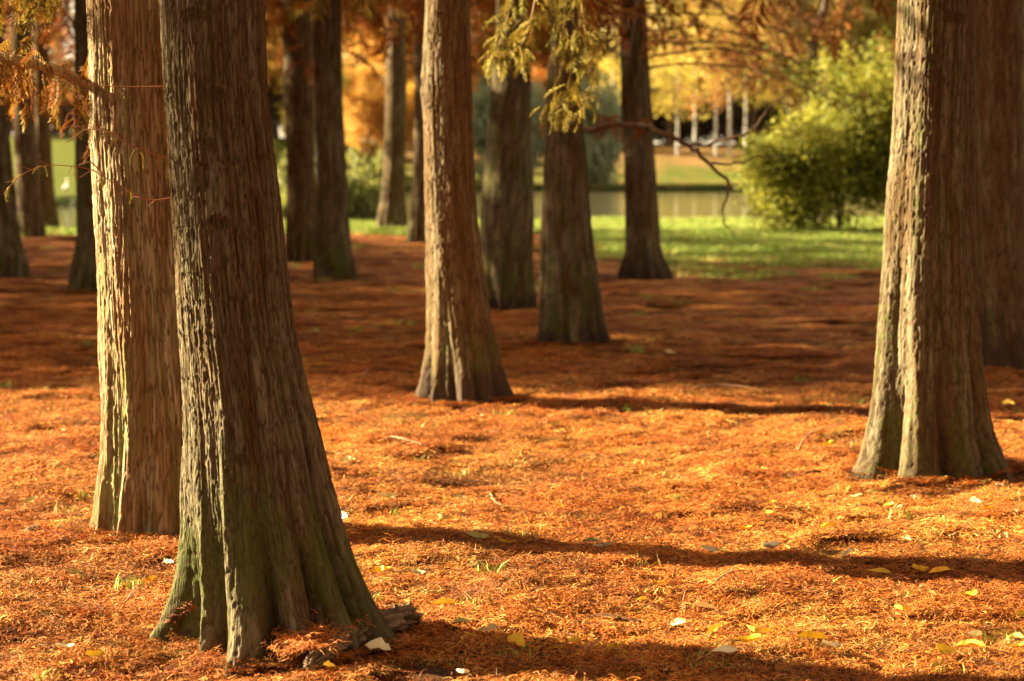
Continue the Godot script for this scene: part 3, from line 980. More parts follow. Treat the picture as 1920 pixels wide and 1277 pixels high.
func build_grove() -> void:
	var r := RandomNumberGenerator.new()
	r.seed = 12
	var spray := spray_mesh(0.42, 10, 0.13, 0.028, 0.5, r)
	for k in 4: crowns.append(make_crown(13.0 + k, 2.5, 46, 700 + k * 17, spray))
	var fine := spray_mesh(0.13, 15, 0.024, 0.0034, 0.6, r)
	var feather := spray_mesh(0.14, 15, 0.030, 0.0021, 0.45, r)
	var wood := Color(0.20, 0.115, 0.065)

	# the two front trunks
	var a := grove_tree("front", Vector2(-0.752, 6.74), [[0.00, 0.010, 0.395], [0.06, 0.008, 0.366], [0.15, -0.002, 0.322], [0.32, -0.023, 0.266], [0.49, -0.044, 0.236], [0.67, -0.060, 0.212], [1.01, -0.105, 0.177], [1.35, -0.130, 0.169], [1.68, -0.158, 0.161], [2.02, -0.169, 0.161]],
		{"na": 400, "dh": 0.005, "hf": 2.2, "seed": 11, "lit_tone": 0.48, "stretch": 10.0, "plate": 0.0112, "depth": 0.0066, "g0": 0.62, "gd": 0.33, "g1": 0.02, "moss": 0.42, "moss_low": 0.7, "red": 0.35, "crown": 0, "turn": 0.4,
		"lobes": [[180, 0.32, 1.0], [140, 0.18, 0.6], [103, 0.22, 1.0], [68, 0.14, 0.7], [44, 0.15, 0.85], [10, 0.22, 1.0], [24, 0.1, 0.8], [325, 0.4, 0.9], [275, 0.4, 0.9], [228, 0.4, 0.9]],
		"knots": [[84, 1.70, 0.030], [100, 1.55, 0.03], [104, 1.94, 0.028], [118, 0.96, 0.034], [92, 1.32, 0.028], [150, 1.71, 0.022], [96, 0.60, 0.022]]},
		3.6, "thick mossy fluted conifer trunk with the dark log lying at its foot")
	for w in [
		[[Vector3(-1.07, 1.75, -6.95), Vector3(-1.26, 1.75, -6.95), Vector3(-1.39, 1.76, -6.95), Vector3(-1.48, 1.77, -6.95)], []],
		[[Vector3(-1.06, 1.51, -6.95), Vector3(-1.20, 1.56, -6.90), Vector3(-1.25, 1.60, -6.85), Vector3(-1.32, 1.62, -6.85), Vector3(-1.43, 1.62, -6.90)], [Vector3(-1.25, 1.60, -6.85), Vector3(-1.29, 1.61, -6.83), Vector3(-1.34, 1.61, -6.83), Vector3(-1.40, 1.57, -6.84)]],
		[[Vector3(-1.07, 1.40, -6.95), Vector3(-1.15, 1.39, -6.90), Vector3(-1.21, 1.42, -6.88), Vector3(-1.28, 1.46, -6.86), Vector3(-1.34, 1.49, -6.86), Vector3(-1.46, 1.50, -6.86), Vector3(-1.54, 1.47, -6.84), Vector3(-1.59, 1.41, -6.80)], [Vector3(-1.29, 1.47, -6.86), Vector3(-1.31, 1.50, -6.84), Vector3(-1.33, 1.51, -6.83), Vector3(-1.36, 1.50, -6.83)]]]:
		var s := Shape.new()
		var p := []
		for q in w[0]: p.append(q - a.position)
		var sm := smooth_path(p, 5)
		s.tube(sm, taper(sm.size(), 0.0022, 0.0009), 5, Color(0.27, 0.10, 0.045))
		for k in range(4, sm.size() - 1, 3):
			var e: Vector3 = sm[k] + Vector3(rng.randf_range(-0.05, -0.01), rng.randf_range(-0.03, 0.025), rng.randf_range(-0.03, 0.03))
			s.tube([sm[k], e], [0.0012, 0.0006], 4, Color(0.27, 0.10, 0.045))
		if w[1].size():
			var p2 := []
			for q in w[1]: p2.append(q - a.position)
			var sm2 := smooth_path(p2, 5)
			s.tube(sm2, taper(sm2.size(), 0.0030, 0.0014), 5, Color(0.34, 0.20, 0.11))
		var tw := part("twig", s.done(), M.twig, a)
		hang_fronds("foliage", fine, sm, 9 if w[1].size() else 2, 0.006, Color(0.34, 0.22, 0.03), Color(0.28, 0.26, 0.035), 0.42, tw, 70 + sm.size(), 0.75)

	var l := grove_tree("left", Vector2(-1.435, 8.76), [[0.00, 0.000, 0.297], [0.08, 0.001, 0.278], [0.19, 0.001, 0.262], [0.30, 0.002, 0.245], [0.53, 0.000, 0.231], [0.86, -0.013, 0.221], [1.30, -0.027, 0.214], [1.74, -0.047, 0.209], [2.18, -0.055, 0.206]],
		{"na": 340, "dh": 0.006, "hf": 2.5, "seed": 23, "lit_tone": 1.05, "plate": 0.0145, "stretch": 13.0, "depth": 0.0078, "g0": 0.42, "gd": 0.4, "g1": 0.03, "moss": 0.2, "moss_low": 0.3, "red": 0.5, "crown": 1, "turn": 2.0,
		"lobes": [[176, 0.28, 1.0], [146, 0.24, 0.95], [112, 0.3, 0.85], [75, 0.3, 0.9], [30, 0.4, 0.9], [340, 0.4, 0.9], [285, 0.4, 0.9], [230, 0.4, 0.9]],
		"knots": [[165, 1.62, 0.04]]},
		4.6, "sunlit shaggy-barked conifer trunk behind the mossy one, with a foliage-hung low branch")
	var lp := []
	for q in [Vector3(-1.62, 1.50, -8.95), Vector3(-1.69, 1.68, -8.92), Vector3(-1.76, 1.84, -8.80), Vector3(-1.85, 1.89, -8.70), Vector3(-1.95, 1.91, -8.60), Vector3(-2.07, 1.94, -8.50), Vector3(-2.22, 2.01, -8.45)]: lp.append(q - l.position)
	var lb := part("branch", log_mesh(lp, [0.04, 0.032, 0.026, 0.024, 0.026, 0.02, 0.014], 14, 0.35, 3, Color(0.20, 0.13, 0.08), Color(0.36, 0.27, 0.18)), M.bark, l)
	var ls := smooth_path(lp, 3)
	var lh := []
	for q in ls.slice(4): lh.append(q + Vector3(0, -0.02, 0))
	hang_fronds("foliage", fine, lh, 150, 0.085, Color(0.42, 0.13, 0.03), Color(0.36, 0.24, 0.05), 0.95, lb, 5, 0.9)
	var lt := []
	for q in [Vector3(-2.06, 2.22, -8.6), Vector3(-1.95, 2.20, -8.6), Vector3(-1.82, 2.17, -8.65)]: lt.append(q - l.position)
	hang_fronds("foliage", fine, lt, 50, 0.06, Color(0.33, 0.30, 0.05), Color(0.40, 0.20, 0.04), 1.0, lb, 6, 1.0)

	# the pair on the right
	grove_tree("right", Vector2(2.05, 10.62), [[0.00, 0.000, 0.414], [0.05, 0.001, 0.388], [0.18, -0.006, 0.343], [0.46, -0.012, 0.294], [0.72, -0.013, 0.266], [0.99, -0.011, 0.244], [1.26, -0.011, 0.228], [1.79, 0.000, 0.202], [2.32, 0.007, 0.192]],
		{"na": 240, "dh": 0.008, "hf": 2.6, "seed": 37, "lit_tone": 0.52, "plate": 0.0125, "stretch": 11.0, "depth": 0.0066, "g0": 0.44, "gd": 0.75, "g1": 0.03, "moss": 0.34, "moss_low": 0.35, "red": 0.38, "crown": 2, "turn": 1.0,
		"lobes": [[158, 0.30, 1.0], [110, 0.32, 1.0], [62, 0.30, 0.8], [25, 0.35, 0.95], [340, 0.4, 0.9], [285, 0.4, 0.9], [230, 0.4, 0.9]],
		"knots": [[140, 2.02, 0.035], [105, 1.92, 0.045], [70, 2.2, 0.04], [120, 1.55, 0.03]]},
		3.9, "broad conifer trunk with a deep groove between two sunlit root lobes")
	grove_tree("right back", Vector2(3.66, 15.8), [[0.00, 0.000, 0.235], [0.15, -0.029, 0.212], [0.55, -0.082, 0.190], [1.14, -0.116, 0.182], [1.93, -0.138, 0.181], [2.71, -0.148, 0.177]],
		{"na": 120, "dh": 0.014, "hf": 3.2, "seed": 41, "lit_tone": 0.7, "plate": 0.024, "stretch": 9.0, "depth": 0.008, "g0": 0.22, "gd": 0.4, "moss": 0.12, "red": 0.65, "lobes": EYES, "crown": 3, "turn": 2.2, "stain": 0.3, "knots": [[80, 2.35, 0.05], [100, 1.95, 0.04]]},
		3.8, "reddish conifer trunk standing close behind the broad grooved one")
	# the sunlit middle trunk with hanging fronds
	var c := grove_tree("middle", Vector2(-0.29, 13.52), [[0.00, 0.000, 0.327], [0.16, -0.012, 0.277], [0.34, -0.023, 0.234], [0.51, -0.037, 0.209], [0.85, -0.065, 0.180], [1.19, -0.089, 0.162], [1.53, -0.100, 0.154], [2.04, -0.112, 0.150], [2.55, -0.108, 0.139]],
		{"na": 170, "dh": 0.010, "hf": 2.9, "seed": 53, "lit_tone": 0.6, "plate": 0.015, "stretch": 10.0, "depth": 0.0075, "g0": 0.46, "gd": 0.35, "g1": 0.025, "moss": 0.26, "moss_low": 0.5, "red": 0.55, "crown": 1, "turn": 4.0, "stain": 0.2,
		"lobes": [[172, 0.36, 1.0], [128, 0.3, 0.9], [90, 0.3, 0.85], [55, 0.3, 0.9], [12, 0.4, 1.0], [325, 0.4, 0.9], [275, 0.4, 0.9], [225, 0.4, 0.9]], "knots": [[172, 2.0, 0.05], [150, 1.9, 0.05]]},
		4.4, "slender sunlit conifer trunk with yellow-green fronds hanging beside it")
	var cl := Shape.new()
	var limb := smooth_path([Vector3(-0.1, 3.3, 0), Vector3(0.2, 3.15, 0.6), Vector3(0.55, 2.95, 1.2), Vector3(0.75, 2.8, 1.4)], 4)
	cl.tube(limb, taper(limb.size(), 0.03, 0.012), 6, wood)
	var cb := part("branch", cl.done(), M.twig, c)
	var hk := 0
	for w in [[[Vector3(0.31, 2.63, -12.60), Vector3(0.31, 2.45, -12.60), Vector3(0.30, 2.27, -12.60), Vector3(0.34, 2.08, -12.60), Vector3(0.31, 1.90, -12.60), Vector3(0.25, 1.82, -12.60)], 60],
		[[Vector3(0.03, 2.64, -12.70), Vector3(0.00, 2.46, -12.70), Vector3(-0.05, 2.27, -12.70), Vector3(-0.09, 2.16, -12.70)], 34],
		[[Vector3(0.15, 2.53, -12.50), Vector3(0.09, 2.26, -12.50), Vector3(0.00, 2.14, -12.50), Vector3(-0.17, 2.11, -12.50)], 38],
		[[Vector3(0.36, 2.56, -12.50), Vector3(0.42, 2.26, -12.50), Vector3(0.45, 1.99, -12.50), Vector3(0.40, 1.79, -12.50)], 40]]:
		var p := [limb[limb.size() - 3 - hk]]
		for q in w[0]: p.append(q - c.position)
		var sm := smooth_path(p, 4)
		var s := Shape.new()
		s.tube(sm, taper(sm.size(), 0.006, 0.002), 5, Color(0.30, 0.2, 0.09))
		part("twig", s.done(), M.twig, cb)
		hang_fronds("foliage", feather, sm.slice(4), int(w[1] * 1.2), 0.035, Color(0.36, 0.31, 0.05), Color(0.46, 0.33, 0.07), 0.95, cb, 90 + hk, 1.0)
		hk += 1

	# shaded trunks behind, out of focus
	var d2 := {"na": 72, "dh": 0.03, "hf": 3.6, "plate": 0.035, "stretch": 9.0, "depth": 0.008, "g0": 0.42, "gd": 0.35, "lobes": EYES}
	var c2 := grove_tree("mid right", Vector2(0.52, 17.9), [[0.00, 0.000, 0.333], [0.17, -0.019, 0.291], [0.63, -0.050, 0.238], [1.09, -0.073, 0.205], [1.55, -0.083, 0.178], [2.00, -0.091, 0.143], [2.90, -0.095, 0.109]],
		d2.merged({"seed": 61, "na": 110, "dh": 0.015, "moss": 0.40, "moss_low": 0.3, "red": 0.4, "crown": 0, "turn": 3.0, "stain": 0.14}), 3.5, "shaded fluted conifer trunk with a bare crooked branch reaching towards the pond")
	var bs := Shape.new()
	for w in [[[Vector3(0.50, 1.76, -18.60), Vector3(0.81, 1.84, -18.50), Vector3(1.08, 1.83, -18.40), Vector3(1.28, 1.77, -18.30), Vector3(1.48, 1.67, -18.30), Vector3(1.66, 1.52, -18.30), Vector3(1.81, 1.34, -18.20), Vector3(1.79, 1.21, -18.20), Vector3(1.76, 1.14, -18.20), Vector3(1.78, 1.03, -18.20), Vector3(1.87, 0.90, -18.20)], 0.028, 0.004],
		[[Vector3(1.50, 1.66, -18.30), Vector3(1.69, 1.69, -18.20), Vector3(1.88, 1.74, -18.10), Vector3(1.99, 1.79, -18.10), Vector3(2.12, 1.96, -18.10), Vector3(2.25, 2.07, -18.10)], 0.016, 0.006],
		[[Vector3(1.99, 1.79, -18.10), Vector3(2.2, 1.80, -18.1), Vector3(2.4, 1.76, -18.0)], 0.009, 0.004],
		[[Vector3(1.68, 1.52, -18.30), Vector3(1.89, 1.52, -18.40), Vector3(2.04, 1.56, -18.50), Vector3(2.26, 1.59, -18.50), Vector3(2.55, 1.59, -18.60)], 0.012, 0.004],
		[[Vector3(2.12, 1.96, -18.1), Vector3(2.2, 2.0, -18.1), Vector3(2.34, 1.98, -18.1)], 0.006, 0.003]]:
		var p := []
		for q in w[0]: p.append(q - c2.position)
		var sm := smooth_path(p, 5)
		for k in range(1, sm.size()): sm[k] += Vector3(rng.randfn(), rng.randfn(), 0) * 0.008
		bs.tube(sm, taper(sm.size(), w[1], w[2]), 6, Color(0.13, 0.075, 0.045))
	var bb := part("branch", bs.done(), M.twig, c2)
	var bf := []
	for q in [Vector3(0.62, 1.86, -18.6), Vector3(0.85, 1.90, -18.5), Vector3(1.08, 1.88, -18.4), Vector3(1.2, 1.84, -18.4)]: bf.append(q - c2.position)
	hang_fronds("foliage", spray, bf, 16, 0.07, Color(0.30, 0.085, 0.022), Color(0.36, 0.12, 0.03), 0.35, bb, 8, 0.7)

	grove_tree("mid", Vector2(-0.03, 22.6), [[0.00, 0.000, 0.300], [0.40, -0.020, 0.291], [0.98, -0.017, 0.276], [1.56, -0.003, 0.249], [2.13, 0.018, 0.211], [3.28, 0.026, 0.150]],
		d2.merged({"seed": 67, "na": 90, "moss": 0.5, "moss_low": 0.2, "red": 0.3, "crown": 3, "turn": 0.9, "stain": 0.12, "knots": [[60, 2.35, 0.09]]}), 3.5, "dark mossy conifer trunk half hidden behind the slender sunlit one, green streak at its foot")
	var pond := grove_tree("pond side", Vector2(1.78, 28.9), [[0.00, 0.000, 0.382], [0.32, -0.031, 0.270], [0.84, -0.052, 0.229], [1.57, -0.089, 0.210], [2.31, -0.133, 0.199], [3.77, -0.188, 0.172]],
		d2.merged({"seed": 71, "moss": 0.2, "red": 0.5, "crown": 2, "turn": 5.0, "stain": 0.3, "hf": 4.4}), 3.5, "solitary shaded conifer trunk standing where the litter turns to lawn")
	# thin drooping limbs on the pond side
	var rr := RandomNumberGenerator.new()
	rr.seed = 88
	var ps := Shape.new()
	var tips := []
	for k in 13:
		var y0 := 2.75 + 0.17 * k
		var out := rr.randf_range(1.6, 2.9)
		var side := rr.randf_range(-0.7, 0.9)
		var pts := []
		for q in 6:
			var f := q / 5.0
			pts.append(Vector3(-0.15 + out * f, y0 + 0.16 * sin(f * PI) - 0.42 * f * f * out / 2.2 + rr.randfn() * 0.02, side * f + rr.randfn() * 0.04))
		var sm := smooth_path(pts, 3)
		ps.tube(sm, taper(sm.size(), 0.017, 0.004), 5, Color(0.11, 0.065, 0.04))
		for q in range(3, sm.size()):
			for w in [-1.0, 1.0]:
				var tl := rr.randf_range(0.25, 0.65)
				var e: Vector3 = sm[q] + Vector3(rr.randf_range(0.3, 0.8), rr.randf_range(-0.75, 0.05), w * rr.randf_range(0.2, 0.7)).normalized() * tl
				ps.tube([sm[q], (sm[q] as Vector3).lerp(e, 0.5) + Vector3(0, 0.03, 0), e], [0.006, 0.004, 0.002], 3, Color(0.11, 0.065, 0.04))
				tips.append((sm[q] as Vector3).lerp(e, 0.6))
				tips.append(e)
	var pb := part("branch", ps.done(), M.twig, pond)
	hang_fronds("foliage", spray, tips, 150, 0.03, Color(0.34, 0.11, 0.03), Color(0.42, 0.2, 0.05), 0.36, pb, 17, 0.9)
	grove_tree("pair near", Vector2(-2.28, 28.1), [[0.00, 0.000, 0.310], [0.48, -0.030, 0.241], [1.21, -0.047, 0.204], [2.30, -0.079, 0.185], [3.73, -0.095, 0.188]],
		d2.merged({"seed": 73, "moss": 0.36, "red": 0.4, "crown": 1, "turn": 1.9, "hf": 4.4}), 3.5, "shaded greenish conifer trunk, nearer one of the close pair behind the mossy trunk")
	grove_tree("pair far", Vector2(-3.28, 33.8), [[0.00, 0.000, 0.259], [1.16, 0.009, 0.224], [2.44, -0.015, 0.232], [4.15, -0.041, 0.227]],
		d2.merged({"seed": 79, "moss": 0.15, "red": 0.6, "crown": 0, "turn": 2.9, "hf": 4.8}), 3.8, "dark reddish conifer trunk, farther one of the close pair behind the mossy trunk")
	grove_tree("bulge", Vector2(-2.72, 49.43), [[0.00, 0.000, 0.382], [0.78, 0.016, 0.285], [1.62, 0.056, 0.248], [2.82, 0.091, 0.242], [5.22, 0.113, 0.217]],
		d2.merged({"seed": 83, "lit_tone": 0.45, "moss": 0.15, "red": 0.5, "crown": 3, "turn": 0.2, "hf": 5.6}), 9.5, "distant dark conifer trunk with a widened foot at the lawn's edge")
	grove_tree("slim", Vector2(-1.75, 41.68), [[0.00, 0.000, 0.266], [1.09, 0.039, 0.199], [2.62, 0.060, 0.183], [4.63, 0.066, 0.183]],
		d2.merged({"seed": 89, "moss": 0.2, "red": 0.4, "crown": 2, "turn": 4.1, "hf": 5.0}), 4.4, "distant slim conifer trunk partly hidden behind the slender sunlit one")
	grove_tree("edge near", Vector2(-6.9, 29.0), [[0.00, 0.000, 0.492], [0.46, -0.006, 0.365], [1.20, -0.010, 0.286], [2.09, -0.034, 0.230], [3.78, -0.046, 0.199]],
		d2.merged({"seed": 97, "moss": 0.2, "red": 0.3, "crown": 1, "turn": 5.5, "hf": 4.4}), 3.9, "dark conifer trunk with a wide flared foot on shaded litter")
	grove_tree("edge mid", Vector2(-9.90, 44.73), [[0.00, 0.000, 0.319], [0.52, -0.024, 0.263], [1.61, -0.070, 0.241], [3.24, -0.117, 0.207], [4.86, -0.120, 0.196]],
		d2.merged({"seed": 101, "moss": 0.1, "red": 0.45, "crown": 2, "turn": 0.6, "hf": 5.2}), 5.2, "distant dark conifer trunk leaning slightly, beside the reddish leaning one")
	grove_tree("edge far", Vector2(-10.59, 49.43), [[0.00, 0.000, 0.309], [1.02, -0.031, 0.224], [2.82, -0.054, 0.181], [5.22, -0.036, 0.180]],
		d2.merged({"seed": 103, "moss": 0.05, "red": 0.85, "crown": 0, "turn": 1.6, "hf": 5.6}), 4.2, "distant reddish conifer trunk before the bright lawn across the pond")
	grove_tree("edge green", Vector2(-4.95, 25.5), [[0.00, 0.000, 0.281], [0.59, 0.026, 0.199], [1.56, 0.018, 0.182], [2.34, 0.024, 0.182], [3.50, 0.042, 0.181]],
		d2.merged({"seed": 107, "moss": 0.5, "moss_low": 0.2, "red": 0.2, "crown": 3, "turn": 3.3, "hf": 4.2}), 3.7, "olive-green conifer trunk just behind the shaggy sunlit one")

	# the rest of the planting, to the left of the view: its crowns shade the farther floor of the grove
	var q0 := Vector2(0.259, 0.966)      # across the sun's direction
	var s0 := Vector2(-0.966, 0.259)     # towards the sun
	for t in SHADERS:
		var p: Vector2 = s0 * float(t[0]) + q0 * float(t[1])
		plain_conifer(p, t[2], t[3])
	var k := 0
	for t in AROUND:
		plain_conifer(Vector2(t[0], t[1]), 2.6, k % 4)
		k += 1

const SHADERS := [[13.5, 16.2, 2.8, 2], [17.5, 15.9, 2.7, 0], [21.5, 15.8, 2.6, 1], [26.0, 15.7, 2.6, 3], [31.0, 16.0, 2.7, 2], [15.5, 19.4, 2.8, 1], [20.0, 19.2, 2.7, 3], [24.5, 19.6, 2.7, 0], [29.0, 19.5, 2.7, 1], [19.5, 23.0, 2.8, 2], [24.0, 23.4, 2.8, 0], [29.5, 23.2, 2.8, 3], [24.0, 27.5, 2.8, 3], [30.0, 27.0, 2.8, 1], [30.0, 31.0, 2.8, 2], [31.0, 34.5, 2.8, 0], [33.0, 38.0, 2.8, 3], [36.0, 29.0, 2.8, 1], [38.0, 32.5, 2.8, 2], [38.0, 36.0, 2.8, 3], [34.0, 41.0, 2.8, 1], [22.0, 32.3, 2.8, 0], [20.5, 27.8, 2.8, 2], [14.0, 5.3, 6.9, 1]]  # the last one is added to shade the mossy trunk's upper part

# unseen conifers added behind the camera and to the right to block sky light
const AROUND := [[-6.5, -6.0], [-2.0, -8.5], [2.5, -6.5], [6.5, -9.0], [6.5, -2.0], [8.0, 3.5], [7.5, 9.0], [10.5, 14.0], [-9.5, -10.0], [-5.5, -13.0], [0.5, -14.0], [11.0, -5.0], [12.5, 6.0]]

func plain_conifer(p: Vector2, low: float, k: int) -> void:
	var root := base("conifer_tree", Vector3(p.x, land(p.x, p.y), -p.y), k * 1.3 + p.x)
	tag(root, "tall rust-needled conifer unseen beyond the view, shading the grove", "tree", "conifers in the shading rows")
	var cr: Dictionary = crowns[k]
	var m := {"na": 24, "dh": 0.2, "hf": 3.0, "seed": 200 + k, "plate": 0.04, "depth": 0.006, "g0": 0.25, "gd": 0.4, "lobes": EYES, "moss": 0.2, "red": 0.4}
	part("trunk", trunk_mesh([[0.0, 0.0, 0.34], [0.3, 0.0, 0.27], [1.0, 0.0, 0.21], [3.0, 0.0, 0.18]], low + cr.tall + 0.3, m), M.bark, root)
	put_crown(root, cr, low, 0.0, 0.0, 1.15)

# ---------------------------------------------------------------- across the lawn and the pond
func build_far_side() -> void:
	var r := RandomNumberGenerator.new()
	r.seed = 5
	var small := clump_mesh(0.28, 20, 0.088, r)
	var big := clump_mesh(0.75, 16, 0.34, r)
	var drip := clump_mesh(0.7, 16, 0.55, r, 1.0)
	var bark := Color(0.10, 0.07, 0.05)
	# bushes at the lawn's edge
	var spot := [[6.2, 47.0, 2.6, 1.0], [7.2, 47.8, 3.9, 1.3], [8.5, 47.4, 3.8, 1.4], [9.9, 48.2, 3.1, 1.6], [11.5, 48.5, 3.0, 1.6]]
	var names := ["rounded yellow-green bush at the lawn's edge, nearest the pond gap", "taller light green bush beside the rounded yellow-green one", "dark green dense bush half behind the grooved trunk", "dark green bush behind the grooved trunk", "dark green bush beyond the reddish trunk"]
	for k in spot.size():
		var q: Array = spot[k]
		var c0 := Color(0.10, 0.125, 0.025)
		var c1 := Color(0.37, 0.34, 0.055)
		broad_tree("leafy_bush", Vector3(q[0], land(q[0], q[1]), -q[1]), broad_shape(q[2], 0.1, q[3], c0, c1, 1150, small, bark, 0.05, 300 + k, 5), 1.0, Color.WHITE, names[k], "bush", "bushes at the lawn's edge")
	# ascending-limbed small tree behind the bush
	var t := base("small_tree", Vector3(7.51, 0, -52.0))
	tag(t, "small tree with fanned dark limbs and sparse rust-brown leaves behind the bushes", "tree")
	var s := Shape.new()
	var lm := []
	for w in [[[Vector3(7.51, -0.15, -52), Vector3(7.45, 1.63, -52), Vector3(7.40, 2.89, -52), Vector3(7.18, 3.78, -52), Vector3(7.22, 4.66, -52), Vector3(7.47, 5.41, -52), Vector3(7.58, 6.8, -52)], 0.19, 0.08],
		[[Vector3(7.42, 2.77, -52), Vector3(6.54, 3.75, -51.5), Vector3(5.47, 4.60, -51), Vector3(4.59, 5.34, -51), Vector3(3.6, 6.07, -51)], 0.075, 0.02],
		[[Vector3(7.30, 3.34, -52), Vector3(6.47, 3.75, -52.4), Vector3(5.58, 3.97, -52.6), Vector3(4.82, 4.22, -52.6), Vector3(3.36, 4.53, -52.4)], 0.07, 0.02],
		[[Vector3(7.37, 3.02, -52), Vector3(6.85, 4.03, -52), Vector3(6.33, 4.91, -51.8), Vector3(5.94, 5.91, -51.6)], 0.07, 0.02],
		[[Vector3(7.23, 4.15, -52), Vector3(6.72, 4.78, -52.3), Vector3(6.08, 5.29, -52.6), Vector3(5.2, 5.7, -52.8)], 0.05, 0.015],
		[[Vector3(7.37, 2.89, -52), Vector3(7.80, 3.90, -52), Vector3(7.85, 4.91, -52), Vector3(8.1, 5.79, -52)], 0.08, 0.03],
		[[Vector3(7.63, 2.83, -52), Vector3(8.25, 3.65, -52), Vector3(8.88, 3.78, -52), Vector3(9.6, 4.1, -52)], 0.06, 0.02],
		[[Vector3(6.0, 4.2, -51.4), Vector3(5.2, 4.35, -51.2), Vector3(4.3, 4.4, -51.0)], 0.03, 0.01],
		[[Vector3(6.3, 3.9, -51.8), Vector3(5.7, 3.6, -51.4), Vector3(5.1, 3.5, -51.0), Vector3(4.4, 3.1, -51)], 0.03, 0.01]]:
		var p := []
		for q in w[0]: p.append(q - t.position)
		var sm := smooth_path(p, 4)
		s.tube(sm, taper(sm.size(), w[1], w[2]), 6, Color(0.09, 0.06, 0.045))
		if w[1] < 0.1:
			lm.append(sm)
			for k in range(3, sm.size(), 2):
				for side in [-1.0, 1.0]:
					var e: Vector3 = sm[k] + Vector3(r.randf_range(-0.9, 0.1), side * r.randf_range(0.1, 0.5), r.randfn() * 0.4)
					s.tube([sm[k], (sm[k] as Vector3).lerp(e, 0.5) + Vector3(0, 0.04, 0), e], [0.016, 0.012, 0.005], 4, Color(0.09, 0.06, 0.045))
					lm.append([sm[k], e])
	part("trunk", s.done(), M.twig, t)
	var ts := Shape.new()
	var sa := small.surface_get_arrays(0)
	for k in 900:
		var q: Array = lm[r.randi() % lm.size()]
		var f := pow(r.randf(), 0.7) * (q.size() - 1)
		var z := mini(int(f), q.size() - 2)
		var p: Vector3 = (q[z] as Vector3).lerp(q[z + 1], f - z) + Vector3(r.randfn(), r.randfn(), r.randfn()) * 0.16
		var cc := Color(0.26, 0.085, 0.035).lerp(Color(0.36, 0.17, 0.06), r.randf())
		if r.randf() < 0.2: cc = Color(0.30, 0.26, 0.05)
		ts.add(sa, Transform3D(Basis(Vector3.UP, r.randf() * TAU).scaled(Vector3.ONE * r.randf_range(0.5, 0.95)), p), cc)
	part("crown", ts.done(), M.leaf, t)

	# pale weeping shrubs added where the pond mirrors trees in streaks
	var v0 := Color(0.72, 0.70, 0.70)
	var v1 := Color(1.2, 1.22, 1.2)
	var weep := broad_shape(1.5, 0.1, 0.9, v0, v1, 260, clump_mesh(0.25, 14, 0.28, r, 1.0), bark, 0.03, 410, 3)
	for q in [[-4.2, 57.4, 1.15], [-5.9, 56.0, 1.2]]:
		broad_tree("reflection_shrub", Vector3(q[0], land(q[0], q[1]), -q[1]), weep, q[2], Color(0.24, 0.25, 0.09), "low pale grey-green weeping shrub standing in for tree reflections on the pond", "shrub", "shrubs standing in for pond reflections", q[0])
	# far bank: [x, distance behind the shore, size, shape, tint, name, label, group]
	var lowt := [broad_shape(16.0, 1.0, 5.2, v0, v1, 1500, big, bark, 0.28, 501), broad_shape(17.0, 1.3, 5.0, v0, v1, 1500, big, bark, 0.28, 502), broad_shape(17.0, 4.4, 5.8, v0, v1, 1500, big, bark, 0.28, 503), broad_shape(19.0, 4.0, 5.5, v0, v1, 1300, big, bark, 0.3, 504)]
	var la := "orange autumn tree with low crown on the far bank"
	var lga := "orange trees on the far bank"
	var far := [
		[-24.0, 60.0, 1.15, 0, Color(0.50, 0.20, 0.04), "orange_tree", la, lga],
		[-16.5, 52.0, 1.2, 1, Color(0.58, 0.34, 0.09), "orange_tree", la, lga],
		[-9.5, 50.0, 1.25, 0, Color(0.56, 0.29, 0.07), "orange_tree", la, lga],
		[-2.5, 52.0, 1.25, 1, Color(0.50, 0.22, 0.06), "orange_tree", la, lga],
		[4.4, 56.0, 1.2, 3, Color(0.38, 0.20, 0.06), "brown_tree", "brown-leaved tree on the far bank behind the pond", ""],
		[13.5, 40.0, 1.0, 2, Color(0.54, 0.46, 0.22), "yellow_tree", "spreading yellow-leaved tree above the white trunks on the far bank", "yellow trees on the far bank"],
		[21.0, 43.0, 1.05, 2, Color(0.52, 0.44, 0.24), "yellow_tree", "pale yellow tree between the birches and the olive-brown trees, across the pond", "yellow trees on the far bank"],
		[28.0, 46.0, 1.1, 3, Color(0.40, 0.33, 0.08), "olive_tree", "olive-brown tree on the far bank behind the bushes", "olive trees on the far bank"],
		[37.0, 50.0, 1.15, 3, Color(0.36, 0.28, 0.09), "olive_tree", "olive-brown tree on the far bank behind the bushes", "olive trees on the far bank"],
		[-31.0, 42.0, 0.6, 0, Color(0.46, 0.17, 0.04), "rust_tree", "small rust-leaved tree beyond the path on the far bank", "rust trees beyond the path"],
		[-38.0, 46.0, 0.7, 1, Color(0.42, 0.14, 0.04), "rust_tree", "small rust-leaved tree beyond the path on the far bank", "rust trees beyond the path"],
	]
	for q in [[-17.0, 26.0, 0.42, Color(0.58, 0.36, 0.10)], [-13.2, 24.0, 0.40, Color(0.58, 0.46, 0.12)], [-10.8, 27.0, 0.44, Color(0.58, 0.32, 0.08)], [-7.6, 25.0, 0.36, Color(0.62, 0.36, 0.06)], [-20.5, 30.0, 0.42, Color(0.55, 0.22, 0.05)], [0.8, 34.0, 0.42, Color(0.50, 0.20, 0.05)]]:
		var d := shore_far(q[0]) + float(q[1])
		broad_tree("orange_shrub", Vector3(q[0], land(q[0], d), -d), lowt[int(absf(q[0])) % 2], q[2], q[3], "bushy orange-yellow shrub on the far bank below the orange trees", "shrub", "orange shrubs on the far bank", q[0] * 2.0)
